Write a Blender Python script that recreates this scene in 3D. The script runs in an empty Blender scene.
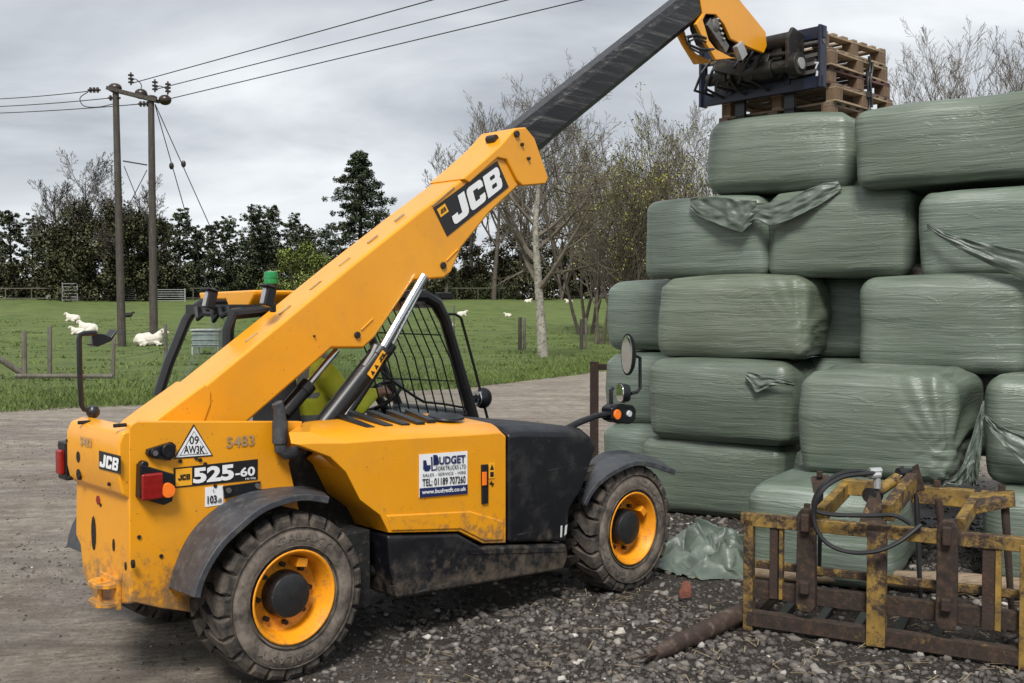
import bpy, bmesh, math, random
import numpy as np
from mathutils import Vector, Matrix, noise as mnoise
random.seed(7); RNG = np.random.default_rng(7)
R = math.radians
scene = bpy.context.scene
COL = scene.collection

# ------------------------------------------------------------------ camera
F = 1050.0; CH = 1.85; PT = math.atan(34.5 / F)
cam_d = bpy.data.cameras.new("camera"); cam = bpy.data.objects.new("camera", cam_d); COL.objects.link(cam)
cam.location = (0, 0, CH); cam.rotation_euler = (math.pi / 2 - PT, 0, 0)
cam_d.sensor_width = 36; cam_d.lens = F / 1024 * 36; cam_d.clip_end = 3000; cam_d.clip_start = 0.05
scene.camera = cam

# ------------------------------------------------------------------ sky, sun, exposure
SUN_EL, SUN_AZ = 50, 186            # degrees, azimuth clockwise from +Y (behind and left of the camera)
world = bpy.data.worlds.new("World"); scene.world = world; world.use_nodes = True
wn = world.node_tree; wn.nodes.clear()
def wnode(t, **k):
    n = wn.nodes.new(t)
    for a, b in k.items(): setattr(n, a, b)
    return n
sky = wnode('ShaderNodeTexSky', sky_type='NISHITA', sun_disc=False)
sky.sun_elevation = R(SUN_EL); sky.sun_rotation = R(SUN_AZ)
tc = wnode('ShaderNodeTexCoord'); sep = wnode('ShaderNodeSeparateXYZ'); wn.links.new(tc.outputs['Generated'], sep.inputs[0])
addz = wnode('ShaderNodeMath', operation='ADD'); addz.inputs[1].default_value = 0.22; wn.links.new(sep.outputs[2], addz.inputs[0])
mx = wnode('ShaderNodeMath', operation='MAXIMUM'); mx.inputs[1].default_value = 0.05; wn.links.new(addz.outputs[0], mx.inputs[0])
dx = wnode('ShaderNodeMath', operation='DIVIDE'); dy = wnode('ShaderNodeMath', operation='DIVIDE')
wn.links.new(sep.outputs[0], dx.inputs[0]); wn.links.new(mx.outputs[0], dx.inputs[1])
wn.links.new(sep.outputs[1], dy.inputs[0]); wn.links.new(mx.outputs[0], dy.inputs[1])
cmb = wnode('ShaderNodeCombineXYZ'); wn.links.new(dx.outputs[0], cmb.inputs[0]); wn.links.new(dy.outputs[0], cmb.inputs[1])
mp = wnode('ShaderNodeMapping'); mp.inputs['Scale'].default_value = (0.6, 0.95, 1); mp.inputs['Location'].default_value = (3.1, 0.4, 0)
wn.links.new(cmb.outputs[0], mp.inputs[0])
nz = wnode('ShaderNodeTexNoise'); nz.inputs['Scale'].default_value = 1.3; nz.inputs['Detail'].default_value = 7; nz.inputs['Roughness'].default_value = 0.54
nz.inputs['Distortion'].default_value = 0.35
wn.links.new(mp.outputs[0], nz.inputs[0])
ramp = wnode('ShaderNodeValToRGB'); wn.links.new(nz.outputs[0], ramp.inputs[0])
cr = ramp.color_ramp; cr.elements[0].position = 0.35; cr.elements[0].color = (0.36, 0.39, 0.435, 1)
cr.elements[1].position = 0.66; cr.elements[1].color = (0.80, 0.825, 0.85, 1)
e = cr.elements.new(0.5); e.color = (0.56, 0.59, 0.63, 1)
# brighter strip of cloud towards the horizon
hz = wnode('ShaderNodeMapRange'); hz.inputs['From Min'].default_value = 0.0; hz.inputs['From Max'].default_value = 0.16
hz.inputs['To Min'].default_value = 1.0; hz.inputs['To Max'].default_value = 0.0; hz.clamp = True; wn.links.new(sep.outputs[2], hz.inputs[0])
mixh = wnode('ShaderNodeMixRGB'); mixh.inputs['Color2'].default_value = (0.80, 0.83, 0.85, 1)
mh = wnode('ShaderNodeMath', operation='MULTIPLY'); mh.inputs[1].default_value = 0.55
wn.links.new(hz.outputs[0], mh.inputs[0]); wn.links.new(mh.outputs[0], mixh.inputs['Fac']); wn.links.new(ramp.outputs[0], mixh.inputs['Color1'])
sc10 = wnode('ShaderNodeMixRGB', blend_type='MULTIPLY'); sc10.inputs['Fac'].default_value = 1; sc10.inputs['Color2'].default_value = (10, 10, 10, 1)
wn.links.new(mixh.outputs[0], sc10.inputs['Color1'])
mixs = wnode('ShaderNodeMixRGB'); mixs.inputs['Fac'].default_value = 0.96
wn.links.new(sky.outputs[0], mixs.inputs['Color1']); wn.links.new(sc10.outputs[0], mixs.inputs['Color2'])
bg = wnode('ShaderNodeBackground'); bg.inputs['Strength'].default_value = 0.079
wo = wnode('ShaderNodeOutputWorld'); wn.links.new(mixs.outputs[0], bg.inputs[0]); wn.links.new(bg.outputs[0], wo.inputs[0])
sd = bpy.data.lights.new("sun", 'SUN'); sd.energy = 2.7; sd.angle = R(18); sd.color = (1, 0.965, 0.92)
so = bpy.data.objects.new("sun", sd); COL.objects.link(so)
sv = Vector((math.sin(R(SUN_AZ)) * math.cos(R(SUN_EL)), math.cos(R(SUN_AZ)) * math.cos(R(SUN_EL)), math.sin(R(SUN_EL))))
so.rotation_euler = sv.to_track_quat('Z', 'Y').to_euler()
scene.view_settings.view_transform = 'Standard'; scene.view_settings.look = 'None'
scene.view_settings.gamma = 1; scene.view_settings.use_curve_mapping = False
scene.view_settings.exposure = 0.58

# ------------------------------------------------------------------ pixel -> place helpers
def ray(px, py):
    x = (px - 512) / F; y = -(py - 341.5) / F
    return Vector((x, math.cos(PT) + y * math.sin(PT), -math.sin(PT) + y * math.cos(PT)))
def at_y(px, py, Y):
    r = ray(px, py); return Vector((0, 0, CH)) + r * (Y / r.y)
PHI = R(43.7); P1 = Vector((-1.107, 5.12, 0)); U = Vector((math.cos(PHI), math.sin(PHI), 0)); N = Vector((-U.y, U.x, 0))
def loc(p): d = p - P1; return Vector((d.dot(U), d.dot(N), p.z))
def hit(px, py, p0, n):                    # machine-local point on the plane through p0 (local) with normal n (local)
    r = ray(px, py); o = loc(Vector((0, 0, CH))); d = Vector((r.dot(U), r.dot(N), r.z))
    return o + d * ((Vector(p0) - o).dot(Vector(n)) / d.dot(Vector(n)))
def mt(t): return lambda px, py: hit(px, py, (0, t, 0), (0, 1, 0))
def ms(s): return lambda px, py: hit(px, py, (s, 0, 0), (1, 0, 0))

# ------------------------------------------------------------------ mesh builder
class MB:
    def __init__(self): self.v = []; self.f = []; self.m = []
    def add(self, vs, fs, mi=0):
        o = len(self.v); self.v += [tuple(p) for p in vs]
        for f in fs: self.f.append(tuple(i + o for i in f)); self.m.append(mi)
    def box(self, c, s, rot=None, mi=0):
        c = Vector(c); h = Vector(s) / 2
        vs = []
        for x in (-1, 1):
            for y in (-1, 1):
                for z in (-1, 1):
                    p = Vector((x * h.x, y * h.y, z * h.z))
                    vs.append(c + (rot @ p if rot is not None else p))
        self.add(vs, [(0, 1, 3, 2), (4, 6, 7, 5), (0, 4, 5, 1), (2, 3, 7, 6), (0, 2, 6, 4), (1, 5, 7, 3)], mi)
    def beam(self, p, q, w, h, up=(0, 0, 1), mi=0):
        p = Vector(p); q = Vector(q); d = (q - p); L = d.length; d.normalize()
        y = Vector(up).cross(d)
        if y.length < 1e-3: y = Vector((0, 1, 0)).cross(d)
        y.normalize(); z = d.cross(y)
        self.box((p + q) / 2, (L, w, h), Matrix((d, y, z)).transposed(), mi)
    def tube(self, pts, r, n=8, mi=0, caps=True):
        pts = [Vector(p) for p in pts]; k = len(pts)
        rs = r if isinstance(r, (list, tuple)) else [r] * k
        d0 = (pts[1] - pts[0]).normalized()
        a = d0.orthogonal().normalized(); o = len(self.v)
        for i in range(k):
            d = (pts[min(i + 1, k - 1)] - pts[max(i - 1, 0)])
            d = d.normalized() if d.length > 1e-9 else d0
            a = (a - d * a.dot(d));  a = a.normalized() if a.length > 1e-6 else d.orthogonal().normalized()
            b = d.cross(a)
            for j in range(n):
                an = 2 * math.pi * j / n
                self.v.append(tuple(pts[i] + (a * math.cos(an) + b * math.sin(an)) * rs[i]))
        for i in range(k - 1):
            for j in range(n):
                j2 = (j + 1) % n
                self.f.append((o + i * n + j, o + i * n + j2, o + (i + 1) * n + j2, o + (i + 1) * n + j)); self.m.append(mi)
        if caps:
            self.f.append(tuple(o + j for j in reversed(range(n)))); self.m.append(mi)
            self.f.append(tuple(o + (k - 1) * n + j for j in range(n))); self.m.append(mi)
    def loft(self, loops, mi=0, caps=True):
        n = len(loops[0]); o = len(self.v)
        for L in loops: self.v += [tuple(p) for p in L]
        for i in range(len(loops) - 1):
            for j in range(n):
                j2 = (j + 1) % n
                self.f.append((o + i * n + j, o + i * n + j2, o + (i + 1) * n + j2, o + (i + 1) * n + j)); self.m.append(mi)
        if caps:
            self.f.append(tuple(o + j for j in reversed(range(n)))); self.m.append(mi)
            self.f.append(tuple(o + (len(loops) - 1) * n + j for j in range(n))); self.m.append(mi)
    def prism(self, poly, vec, mi=0):
        poly = [Vector(p) for p in poly]; self.loft([poly, [p + Vector(vec) for p in poly]], mi)
    def revolve(self, prof, c, axis, n=32, mi=0, closed=False, caps=True):   # prof: (along, radius)
        axis = Vector(axis).normalized(); a = axis.orthogonal().normalized(); b = axis.cross(a); c = Vector(c); o = len(self.v); k = len(prof)
        for (l, r) in prof:
            for j in range(n):
                an = 2 * math.pi * j / n
                self.v.append(tuple(c + axis * l + (a * math.cos(an) + b * math.sin(an)) * r))
        rng = range(k) if closed else range(k - 1)
        for i in rng:
            i2 = (i + 1) % k
            for j in range(n):
                j2 = (j + 1) % n
                self.f.append((o + i * n + j, o + i * n + j2, o + i2 * n + j2, o + i2 * n + j)); self.m.append(mi)
        if not closed and caps:
            self.f.append(tuple(o + j for j in reversed(range(n)))); self.m.append(mi)
            self.f.append(tuple(o + (k - 1) * n + j for j in range(n))); self.m.append(mi)
    def ball(self, c, r, n=12, mi=0, rot=None):
        c = Vector(c); r = Vector(r) if not isinstance(r, (int, float)) else Vector((r, r, r)); o = len(self.v); k = n // 2
        for i in range(k + 1):
            th = math.pi * i / k
            for j in range(n):
                an = 2 * math.pi * j / n
                p = Vector((math.sin(th) * math.cos(an) * r.x, math.sin(th) * math.sin(an) * r.y, math.cos(th) * r.z))
                self.v.append(tuple(c + (rot @ p if rot is not None else p)))
        for i in range(k):
            for j in range(n):
                j2 = (j + 1) % n
                self.f.append((o + i * n + j, o + (i + 1) * n + j, o + (i + 1) * n + j2, o + i * n + j2)); self.m.append(mi)
    def build(self, name, mats, parent=None, bevel=0, smooth=True, seg=2, ang=35):
        me = bpy.data.meshes.new(name); me.from_pydata(self.v, [], self.f)
        mats = mats if isinstance(mats, (list, tuple)) else [mats]
        for m in mats: me.materials.append(m)
        me.polygons.foreach_set('material_index', self.m)
        bm = bmesh.new(); bm.from_mesh(me); bmesh.ops.recalc_face_normals(bm, faces=bm.faces); bm.to_mesh(me); bm.free()
        if smooth:
            me.polygons.foreach_set('use_smooth', [True] * len(me.polygons)); me.set_sharp_from_angle(angle=R(ang))
        me.update()
        return link(name, me, parent, bevel, seg)
def link(name, me, parent=None, bevel=0, seg=2):
    o = bpy.data.objects.new(name, me); COL.objects.link(o)
    if parent is not None: o.parent = parent
    if bevel:
        b = o.modifiers.new('bevel', 'BEVEL'); b.width = bevel; b.segments = seg; b.limit_method = 'ANGLE'; b.angle_limit = R(30); b.harden_normals = True
    return o
def np_mesh(name, V, Fq, mats, attr=None, mi=None, smooth=False, normals=None):
    V = np.asarray(V, np.float32); Fq = np.asarray(Fq, np.int32); me = bpy.data.meshes.new(name)
    k = Fq.shape[1]; me.vertices.add(len(V)); me.vertices.foreach_set('co', V.ravel())
    me.loops.add(Fq.size); me.loops.foreach_set('vertex_index', Fq.ravel())
    me.polygons.add(len(Fq)); me.polygons.foreach_set('loop_start', np.arange(0, Fq.size, k, dtype=np.int32))
    try: me.polygons.foreach_set('loop_total', np.full(len(Fq), k, np.int32))
    except Exception: pass
    for m in (mats if isinstance(mats, (list, tuple)) else [mats]): me.materials.append(m)
    if mi is not None: me.polygons.foreach_set('material_index', np.asarray(mi, np.int32))
    me.update(calc_edges=True)
    if smooth: me.polygons.foreach_set('use_smooth', np.ones(len(Fq), bool))
    if normals is not None:
        me.polygons.foreach_set('use_smooth', np.ones(len(Fq), bool)); me.normals_split_custom_set_from_vertices(np.asarray(normals, np.float32).tolist())
    if attr is not None:
        for an, vals in attr.items():
            a = me.attributes.new(an, 'FLOAT', 'POINT'); a.data.foreach_set('value', np.asarray(vals, np.float32))
    return me
def split_islands(o):
    """give every separate piece of a mesh an object of its own, same name and parent"""
    bm = bmesh.new(); bm.from_mesh(o.data); bm.verts.ensure_lookup_table(); seen = {}; groups = []
    for v in bm.verts:
        if v.index in seen: continue
        st_, g_ = [v], []; seen[v.index] = 1
        while st_:
            q = st_.pop(); g_.append(q.index)
            for e_ in q.link_edges:
                w_ = e_.other_vert(q)
                if w_.index not in seen: seen[w_.index] = 1; st_.append(w_)
        groups.append(set(g_))
    bm.free()
    for g_ in groups[1:]:
        c = o.copy(); c.data = o.data.copy(); COL.objects.link(c); b2 = bmesh.new(); b2.from_mesh(c.data); bmesh.ops.delete(b2, geom=[v for v in b2.verts if v.index not in g_], context='VERTS'); b2.to_mesh(c.data); b2.free()
    b2 = bmesh.new(); b2.from_mesh(o.data); bmesh.ops.delete(b2, geom=[v for v in b2.verts if v.index not in groups[0]], context='VERTS'); b2.to_mesh(o.data); b2.free()
def tag(o, label=None, cat=None, group=None, kind=None):
    if label: o['label'] = label
    if cat: o['category'] = cat
    if group: o['group'] = group
    if kind: o['kind'] = kind
    return o
def empty(name, p=(0, 0, 0), rz=0, parent=None):
    o = bpy.data.objects.new(name, None); COL.objects.link(o); o.location = p; o.rotation_euler = (0, 0, rz); o.empty_display_size = 0.2
    if parent is not None: o.parent = parent
    return o
def copy_tree(o, parent=None):
    c = o.copy(); COL.objects.link(c); c.parent = parent
    for ch in [x for x in o.children]: copy_tree(ch, c)
    return c

# ------------------------------------------------------------------ materials
def hexc(r, g, b):
    f = lambda c: (c / 255 / 12.92) if c / 255 <= 0.04045 else ((c / 255 + 0.055) / 1.055) ** 2.4
    return (f(r), f(g), f(b), 1)
class Mat:
    def __init__(s, name):
        s.m = bpy.data.materials.new(name); s.m.use_nodes = True; s.t = s.m.node_tree
        s.p = s.t.nodes['Principled BSDF']; s.tc = None
    def n(s, t, **k):
        x = s.t.nodes.new(t)
        for a, b in k.items():
            if a in x.inputs.keys() if isinstance(a, str) else False: x.inputs[a].default_value = b
            else: setattr(x, a, b)
        return x
    def l(s, a, b): s.t.links.new(a, b)
    def coord(s, scale=(1, 1, 1), rot=(0, 0, 0), kind='Object'):
        tcn = s.n('ShaderNodeTexCoord'); mpn = s.n('ShaderNodeMapping'); mpn.inputs['Scale'].default_value = scale; mpn.inputs['Rotation'].default_value = rot
        s.l(tcn.outputs[kind], mpn.inputs[0]); return mpn.outputs[0]
    def noise(s, sc, detail=4, rough=0.55, vec=None, dist=0):
        x = s.n('ShaderNodeTexNoise'); x.inputs['Scale'].default_value = sc; x.inputs['Detail'].default_value = detail
        x.inputs['Roughness'].default_value = rough; x.inputs['Distortion'].default_value = dist
        s.l(vec if vec is not None else s.coord(), x.inputs['Vector']); return x.outputs['Fac']
    def ramp(s, fac, stops):
        x = s.n('ShaderNodeValToRGB'); s.l(fac, x.inputs[0]); els = x.color_ramp.elements
        els[0].position, els[0].color = stops[0][0], c4(stops[0][1]); els[1].position, els[1].color = stops[-1][0], c4(stops[-1][1])
        for p, c in stops[1:-1]: q = els.new(p); q.color = c4(c)
        return x.outputs[0]
    def mix(s, fac, a, b, mode='MIX'):
        x = s.n('ShaderNodeMixRGB', blend_type=mode)
        for k, v in (('Fac', fac), ('Color1', a), ('Color2', b)):
            if isinstance(v, bpy.types.NodeSocket): s.l(v, x.inputs[k])
            elif k == 'Fac': x.inputs[k].default_value = v
            else: x.inputs[k].default_value = c4(v)
        return x.outputs[0]
    def math(s, op, a, b=None, clamp=False):
        x = s.n('ShaderNodeMath', operation=op); x.use_clamp = clamp
        for i, v in enumerate((a, b)):
            if v is None: continue
            if isinstance(v, bpy.types.NodeSocket): s.l(v, x.inputs[i])
            else: x.inputs[i].default_value = v
        return x.outputs[0]
    def attr(s, name):
        x = s.n('ShaderNodeAttribute'); x.attribute_name = name; return x.outputs['Fac']
    def bump(s, h, strength=0.3, dist=0.02, prev=None):
        x = s.n('ShaderNodeBump'); x.inputs['Strength'].default_value = strength; x.inputs['Distance'].default_value = dist
        s.l(h, x.inputs['Height'])
        if prev is not None: s.l(prev, x.inputs['Normal'])
        s.l(x.outputs[0], s.p.inputs['Normal']); return x.outputs[0]
    def set(s, **k):
        for a, v in k.items():
            i = s.p.inputs[a.replace('_', ' ')]
            if isinstance(v, bpy.types.NodeSocket): s.l(v, i)
            else: i.default_value = c4(v) if (isinstance(v, (tuple, list)) and i.type == 'RGBA') else v
        return s
def c4(c): return tuple(c) if len(c) == 4 else (*c, 1)

def simple(name, col, rough=0.5, metal=0, var=0.25, sc=6, dirt=None, dirt_amt=(0.55, 0.75), bump=0.0, bsc=60, **kw):
    m = Mat(name)
    a = m.noise(sc, 5); lo = tuple(c * (1 - var) for c in col[:3]); hi = tuple(min(1, c * (1 + var)) for c in col[:3])
    c = m.ramp(a, [(0.3, lo), (0.7, hi)])
    if dirt is not None:
        d = m.noise(sc * 2.3, 8, 0.7); f = m.ramp(d, [(dirt_amt[0], (0, 0, 0)), (dirt_amt[1], (1, 1, 1))]); c = m.mix(f, c, dirt)
        r = m.mix(f, (rough,) * 3, (0.85,) * 3); m.set(Roughness=r)
    else: m.set(Roughness=rough)
    m.set(Base_Color=c, Metallic=metal, **kw)
    if bump: m.bump(m.noise(bsc, 4), bump, 0.01)
    return m.m
YEL = (0.80, 0.335, 0.012)
def paint_mat(name, scuff=(0.62, 0.80)):
    m = Mat(name)
    a = m.noise(1.7, 4); c = m.ramp(a, [(0.3, (0.74, 0.300, 0.005)), (0.7, (0.81, 0.340, 0.006))])
    film = m.noise(5, 8, 0.72); f = m.ramp(film, [(0.48, (0, 0, 0)), (0.80, (0.30, 0.30, 0.30))]); c = m.mix(f, c, (0.42, 0.22, 0.05))
    sp = m.noise(55, 3, 0.6); f2 = m.ramp(sp, [(0.685, (0, 0, 0)), (0.73, (1, 1, 1))]); c = m.mix(f2, c, (0.20, 0.09, 0.025))
    # splashed mud low down (height in machine space)
    tcn = m.n('ShaderNodeTexCoord'); sx = m.n('ShaderNodeSeparateXYZ'); m.l(tcn.outputs['Object'], sx.inputs[0])
    low = m.n('ShaderNodeMapRange'); low.inputs['From Min'].default_value = 0.3; low.inputs['From Max'].default_value = 0.85
    low.inputs['To Min'].default_value = 0.42; low.inputs['To Max'].default_value = 0.0; m.l(sx.outputs[2], low.inputs[0])
    md = m.math('ADD', m.noise(14, 8, 0.75), low.outputs[0]); f3 = m.ramp(md, [(0.66, (0, 0, 0)), (0.86, (0.85, 0.85, 0.85))]); c = m.mix(f3, c, (0.15, 0.105, 0.065))
    m.set(Base_Color=c, Roughness=m.mix(film, (0.22,) * 3, (0.5,) * 3), Coat_Weight=0.4, Coat_Roughness=0.15)
    m.bump(m.noise(3.0, 2), 0.06, 0.02)
    return m.m
M_yel = paint_mat('yellow_paint')
M_blk = simple('black_plastic', (0.005, 0.0055, 0.008), 0.34, dirt=(0.045, 0.04, 0.035), dirt_amt=(0.56, 0.95), bump=0.1, bsc=90)
def blk_mat():
    m = Mat('scuffed_black_plastic'); d = m.noise(4, 8, 0.72); c = m.mix(m.ramp(d, [(0.50, (0,) * 3), (0.85, (0.9,) * 3)]), (0.005, 0.0055, 0.008), (0.055, 0.050, 0.044))
    sc = m.noise(1.0, 5, 0.6, m.coord((1.5, 6, 34), (0.15, 0, 0.1)), 0.3); c = m.mix(m.ramp(sc, [(0.66, (0,) * 3), (0.70, (0.75,) * 3)]), c, (0.10, 0.098, 0.095))
    tcn = m.n('ShaderNodeTexCoord'); sx = m.n('ShaderNodeSeparateXYZ'); m.l(tcn.outputs['Object'], sx.inputs[0]); low = m.n('ShaderNodeMapRange'); low.inputs['From Min'].default_value = 0.2; low.inputs['From Max'].default_value = 0.6
    low.inputs['To Min'].default_value = 0.30; low.inputs['To Max'].default_value = 0.0; m.l(sx.outputs[2], low.inputs[0]); md = m.math('ADD', m.noise(12, 8, 0.75), low.outputs[0]); c = m.mix(m.ramp(md, [(0.62, (0,) * 3), (0.85, (0.8,) * 3)]), c, (0.12, 0.095, 0.07))
    m.set(Base_Color=c, Roughness=m.ramp(d, [(0.3, (0.28,) * 3), (0.7, (0.6,) * 3)])); m.bump(m.noise(60, 4), 0.08, 0.01); return m.m
M_body = blk_mat()
M_blkm = simple('black_steel', (0.012, 0.012, 0.013), 0.35, 0.0, dirt=(0.05, 0.042, 0.033), dirt_amt=(0.6, 0.9))
M_under = simple('muddy_underside', (0.006, 0.006, 0.006), 0.8, dirt=(0.07, 0.055, 0.04), dirt_amt=(0.54, 0.75), bump=0.6, bsc=30, sc=9)
M_fend = simple('scuffed_mudguard', (0.040, 0.044, 0.052), 0.5, dirt=(0.12, 0.11, 0.10), dirt_amt=(0.48, 0.8), bump=0.15, bsc=40, sc=8)
def tyre_mat():
    m = Mat('muddy_rubber'); a = m.noise(9, 8, 0.7); f = m.ramp(a, [(0.40, (0, 0, 0)), (0.60, (1, 1, 1))])
    c = m.mix(f, (0.015, 0.014, 0.013), (0.095, 0.077, 0.060)); m.set(Base_Color=c, Roughness=0.85); m.bump(m.noise(60, 6, 0.7), 0.5, 0.006); return m.m
M_tyre = tyre_mat()
def wall_mat():
    m = Mat('dusty_sidewall'); a = m.noise(7, 9, 0.7); f = m.ramp(a, [(0.38, (0, 0, 0)), (0.60, (1, 1, 1))])
    c = m.mix(f, (0.045, 0.039, 0.033), (0.22, 0.18, 0.145)); m.set(Base_Color=c, Roughness=0.85); m.bump(m.noise(80, 6, 0.7), 0.3, 0.004); return m.m
M_wall = wall_mat()
M_rim = simple('yellow_rim', (0.80, 0.30, 0.008), 0.45, var=0.12, dirt=(0.13, 0.09, 0.05), dirt_amt=(0.52, 0.78), sc=8)
M_hub = simple('black_hub', (0.016, 0.017, 0.018), 0.4, dirt=(0.08, 0.075, 0.06), dirt_amt=(0.6, 0.8), sc=20)
M_chrome = simple('chrome_rod', (0.62, 0.63, 0.65), 0.12, 1.0, var=0.05)
M_steel = simple('worn_steel', (0.20, 0.19, 0.18), 0.45, 0.7, dirt=(0.05, 0.035, 0.025))
def boom_mat():
    m = Mat('worn_black_boom'); v = m.coord((0.7, 14, 14), (0, 0, 0)); a = m.noise(2.2, 9, 0.75, v)
    c = m.ramp(a, [(0.35, (0.004, 0.004, 0.005)), (0.52, (0.014, 0.014, 0.015)), (0.68, (0.13, 0.125, 0.12))])
    m.set(Base_Color=c, Roughness=m.ramp(a, [(0.3, (0.25,) * 3), (0.7, (0.5,) * 3)]), Metallic=0.25); return m.m
M_inner = boom_mat()
M_navy = simple('navy_paint', (0.009, 0.013, 0.030), 0.4, dirt=(0.06, 0.06, 0.065), dirt_amt=(0.6, 0.8))
M_white = simple('white_vinyl', (0.78, 0.79, 0.80), 0.4, var=0.04)
M_offw = simple('grey_white_vinyl', (0.60, 0.61, 0.62), 0.4, var=0.06)
M_ink = simple('black_vinyl', (0.012, 0.012, 0.013), 0.35, var=0.05)
M_vy = simple('yellow_vinyl', (0.85, 0.40, 0.02), 0.4, var=0.03)
M_blue = simple('blue_vinyl', (0.012, 0.02, 0.09), 0.4, var=0.05)
M_stencil = simple('faded_stencil', (0.34, 0.24, 0.12), 0.6, var=0.3)
M_red = simple('red_lens', (0.24, 0.010, 0.008), 0.12, var=0.2, sc=30)
M_org = simple('orange_lens', (0.95, 0.20, 0.02), 0.2, var=0.1, sc=30)
M_clear = simple('clear_lens', (0.55, 0.56, 0.58), 0.12, var=0.15, sc=40)
M_green = simple('green_lens', (0.015, 0.22, 0.07), 0.18, var=0.25, sc=30)
M_mir = simple('mirror_glass', (0.75, 0.76, 0.78), 0.04, 1.0, var=0.02)
M_seat = simple('grey_seat_cloth', (0.05, 0.05, 0.055), 0.9)
def glass_mat(name, tint, refl=0.08):
    m = Mat(name); t = m.t; t.nodes.remove(m.p)
    tr = m.n('ShaderNodeBsdfTransparent'); tr.inputs[0].default_value = c4(tint); gl = m.n('ShaderNodeBsdfGlossy'); gl.inputs['Roughness'].default_value = 0.03
    lw = m.n('ShaderNodeLayerWeight'); fc = m.math('ADD', m.math('MULTIPLY', m.math('POWER', lw.outputs['Facing'], 4.0), 0.6), 0.035); mixn = m.n('ShaderNodeMixShader')
    m.l(fc, mixn.inputs[0]); m.l(tr.outputs[0], mixn.inputs[1]); m.l(gl.outputs[0], mixn.inputs[2])
    m.l(mixn.outputs[0], t.nodes['Material Output'].inputs[0]); return m.m
M_glass = glass_mat('cab_glass', (0.95, 0.97, 0.96))
M_hiv = simple('hi_vis_yellow', (0.90, 1.0, 0.06), 0.8, var=0.12, sc=14, bump=0.3, bsc=14)
M_silver = simple('reflective_band', (0.30, 0.32, 0.30), 0.4, var=0.1)
M_skin = simple('skin', (0.48, 0.26, 0.18), 0.55, var=0.06)
M_trs = simple('dark_trousers', (0.02, 0.024, 0.035), 0.9)
M_hair = simple('brown_hair', (0.05, 0.03, 0.02), 0.8)
def rust_mat(name, paint_amt):
    m = Mat(name); a = m.noise(7.5, 10, 0.8, dist=0.25); f = m.ramp(a, [(paint_amt - 0.05, (0, 0, 0)), (paint_amt + 0.05, (1, 1, 1))])
    rn = m.noise(22, 8, 0.75); rust = m.ramp(rn, [(0.3, (0.010, 0.008, 0.007)), (0.5, (0.032, 0.020, 0.014)), (0.72, (0.085, 0.046, 0.028))])
    pn = m.noise(9, 6, 0.6); pc = m.ramp(pn, [(0.3, (0.12, 0.075, 0.02)), (0.7, (0.31, 0.19, 0.038))])
    m.set(Base_Color=m.mix(f, pc, rust), Roughness=m.mix(f, (0.5,) * 3, (0.9,) * 3)); m.bump(m.noise(45, 6, 0.7), 0.5, 0.006); return m.m
M_rusty = rust_mat('chipped_yellow_over_rust', 0.485)
M_rusty2 = rust_mat('mostly_rust', 0.37)
M_rusty0 = rust_mat('mostly_yellow', 0.55)
M_post = simple('rusty_post', (0.035, 0.02, 0.014), 0.85, dirt=(0.09, 0.04, 0.02), bump=0.4)
M_rubber = simple('hose_rubber', (0.014, 0.014, 0.015), 0.45)
def wood_mat(name, lo, hi, axis=(2, 30, 30)):
    m = Mat(name); a = m.noise(1.6, 7, 0.7, m.coord(axis)); b = m.noise(5, 5)
    c = m.ramp(a, [(0.3, lo), (0.7, hi)]); c = m.mix(m.ramp(b, [(0.4, (0, 0, 0)), (0.8, (0.55,) * 3)]), c, tuple(x * 0.45 for x in lo)); m.set(Base_Color=c, Roughness=0.85); m.bump(a, 0.4, 0.006); return m.m
M_pal = [wood_mat('pallet_wood_pale', (0.20, 0.14, 0.09), (0.46, 0.34, 0.22)), wood_mat('pallet_wood_grey', (0.12, 0.09, 0.065), (0.31, 0.23, 0.16)),
         wood_mat('pallet_wood_red', (0.07, 0.035, 0.03), (0.19, 0.10, 0.085))]
M_palb = wood_mat('pallet_block_wood', (0.10, 0.065, 0.04), (0.26, 0.17, 0.10), (20, 20, 4))
M_fence = wood_mat('weathered_post', (0.07, 0.062, 0.05), (0.19, 0.17, 0.135), (20, 20, 2))
M_pole = wood_mat('creosoted_pole', (0.035, 0.03, 0.025), (0.10, 0.085, 0.07), (14, 14, 0.8))
M_log = wood_mat('peeled_pole', (0.12, 0.085, 0.055), (0.34, 0.255, 0.17), (2, 30, 30))
M_dlog = simple('dark_wet_pipe', (0.045, 0.028, 0.022), 0.6, dirt=(0.13, 0.10, 0.075), dirt_amt=(0.5, 0.7), bump=0.5, bsc=25)

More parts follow.
